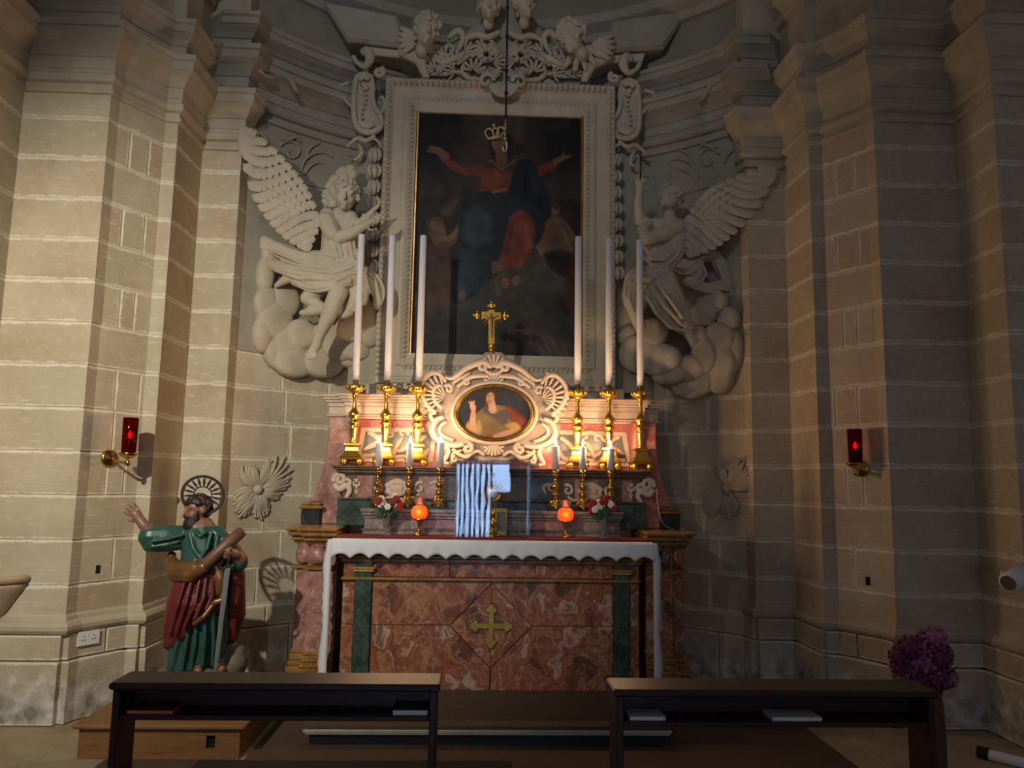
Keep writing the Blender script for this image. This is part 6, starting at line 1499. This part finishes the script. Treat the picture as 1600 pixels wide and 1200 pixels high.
# chipped hole in the left and right wall
for sx, px, py, lb in ((-1, 157, 890, 'small dark chipped hole in the left wall above the socket'), (1, 1363, 908, 'small dark square hole in the right wall')):
    pc2 = P(px, py, 5.33); 
    if sx > 0: n3 = Vector((-.845, -.535, 0)); u3 = Vector((-.535, .845, 0))
    t0 = .34; w2 = Vector((-2.68, 5.24)).lerp(Vector((-2.49, 5.54)), t0); c2 = Vector((w2.x if sx < 0 else -w2.x, w2.y, pc2.z))
    o = oriented(-.016, .016, -.028, .028, -.01, .003, c2, 'wall_hole', 'hole', None); tag(o, lb, 'hole')
# hydrangeas in a pot, right
bc = P(1445, 1030, 4.4); bq = thing('flower_pot', (bc.x, 4.4, 0), 'pot of mauve and plum round flowers behind the right kneeler', 'flower pot')
m = MB(); m.lathe([(.05, .0005), (.06, .03), (.062, .2), (.058, .32), (.05, .40), (.058, .43), (.05, .43), (.045, .38)], (bc.x+.03, 4.4, 0), 24); m.build('pot', 'vase_clay', bq, True)
r = random.Random(8)
heads = [(1460, 996, 17), (1422, 1012, 17), (1444, 1018, 18), (1468, 1022, 18), (1404, 1026, 14), (1420, 1050, 20), (1450, 1042, 21), (1470, 1030, 15), (1480, 1058, 15), (1436, 1062, 16), (1405, 1042, 13), (1447, 1000, 14), (1428, 1032, 16), (1462, 1060, 16)]
for k, (px, py, rp) in enumerate(heads):
    p = P(px, py, 4.4-.06*math.sin(k*2.1)-.02); R_ = rp*S(4.4); m = MB()
    for j in range(38):
        zz = 1-2*(j+.5)/38; a_ = j*2.39996; q = math.sqrt(1-zz*zz); d = Vector((q*math.cos(a_), q*math.sin(a_), zz))
        e1 = d.orthogonal().normalized(); e2 = d.cross(e1); pr = R_*.34; b_ = p+d*R_*.72
        m.add([b_, b_+d*pr+e1*pr*.7, b_+d*pr*1.15, b_+d*pr-e1*pr*.7, b_+d*pr+e2*pr*.7, b_+d*pr-e2*pr*.7], [(0, 1, 4), (0, 4, 3), (0, 3, 5), (0, 5, 1), (1, 2, 4), (4, 2, 3), (3, 2, 5), (5, 2, 1)])
    m.ell(p, (R_*.75, R_*.75, R_*.75), None, 10, 7); m.build('flower_head', 'petal_mauve' if k in (5, 6, 2, 8, 12, 0) else 'petal_plum', bq, True)
    m = MB(); m.tube([(bc.x, 4.4, .40), ((bc.x+p.x)/2, 4.4, (.4+p.z)/2+.02), tuple(p)], .005, 5); m.build('stem', 'leaf_green', bq)
for k in range(16):
    a_ = r.uniform(0, 2*PI); q = r.uniform(.10, .24); c0_ = Vector((bc.x, 4.4, .42)); p = c0_+Vector((q*math.cos(a_), q*math.sin(a_)*.7, r.uniform(.0, .22))); d = (p-c0_); w_ = d.cross(Vector((0, 0, 1))).normalized()*.035; md = c0_.lerp(p, .55)
    m = MB(); m.add([c0_, md-w_, p, md+w_, md+Vector((0, 0, .012))], [(0, 1, 4), (1, 2, 4), (2, 3, 4), (3, 0, 4)]); m.build('leaf', 'leaf_green', bq, True)
# white spotlight head fixed to the right pier, unlit
sp = P(1584, 905, 4.62); sl = thing('spotlight', (sp.x, 4.70, sp.z), 'white cylindrical spotlight on the right pier, switched off', 'spotlight')
ax_ = Vector((-.8, -.45, -.25)).normalized(); q0, q1 = sp-ax_*.10, sp+ax_*.07
m = MB(); m.tube([q0, q0+ax_*.01, q1-ax_*.01, q1], [.045, .055, .06, .055], 18); m.build('housing', 'plastic_white', sl, True)
m = MB(); m.tube([q1, q1+ax_*.002], [.045, .045], 16); m.build('lens', 'silver', sl)
m = MB(); m.tube([sp, (sp.x+.03, 4.71, sp.z)], .012, 8); m.bbox(sp.x-.02, sp.x+.08, 4.69, 4.714, sp.z-.04, sp.z+.04, .003); m.build('bracket', 'plastic_white', sl)
# white batten lying on the floor at the right
fb = thing('floor_batten', PZ(1560, 1185, 0), 'white batten with a black end lying on the floor at far right', 'batten')
A_, B_ = PZ(1528, 1178, .02), PZ(1640, 1205, .02)
for nm, t0, t1, r0, mt in (('black_end', 0, .17, .034, 'plastic_black'), ('white_body', .171, 1, .030, 'plastic_white')):
    m = MB(); p, q = A_.lerp(B_, t0), A_.lerp(B_, t1); p.z = q.z = r0+.0005; m.tube([p, q], r0, 12); m.build(nm, mt, fb, False)
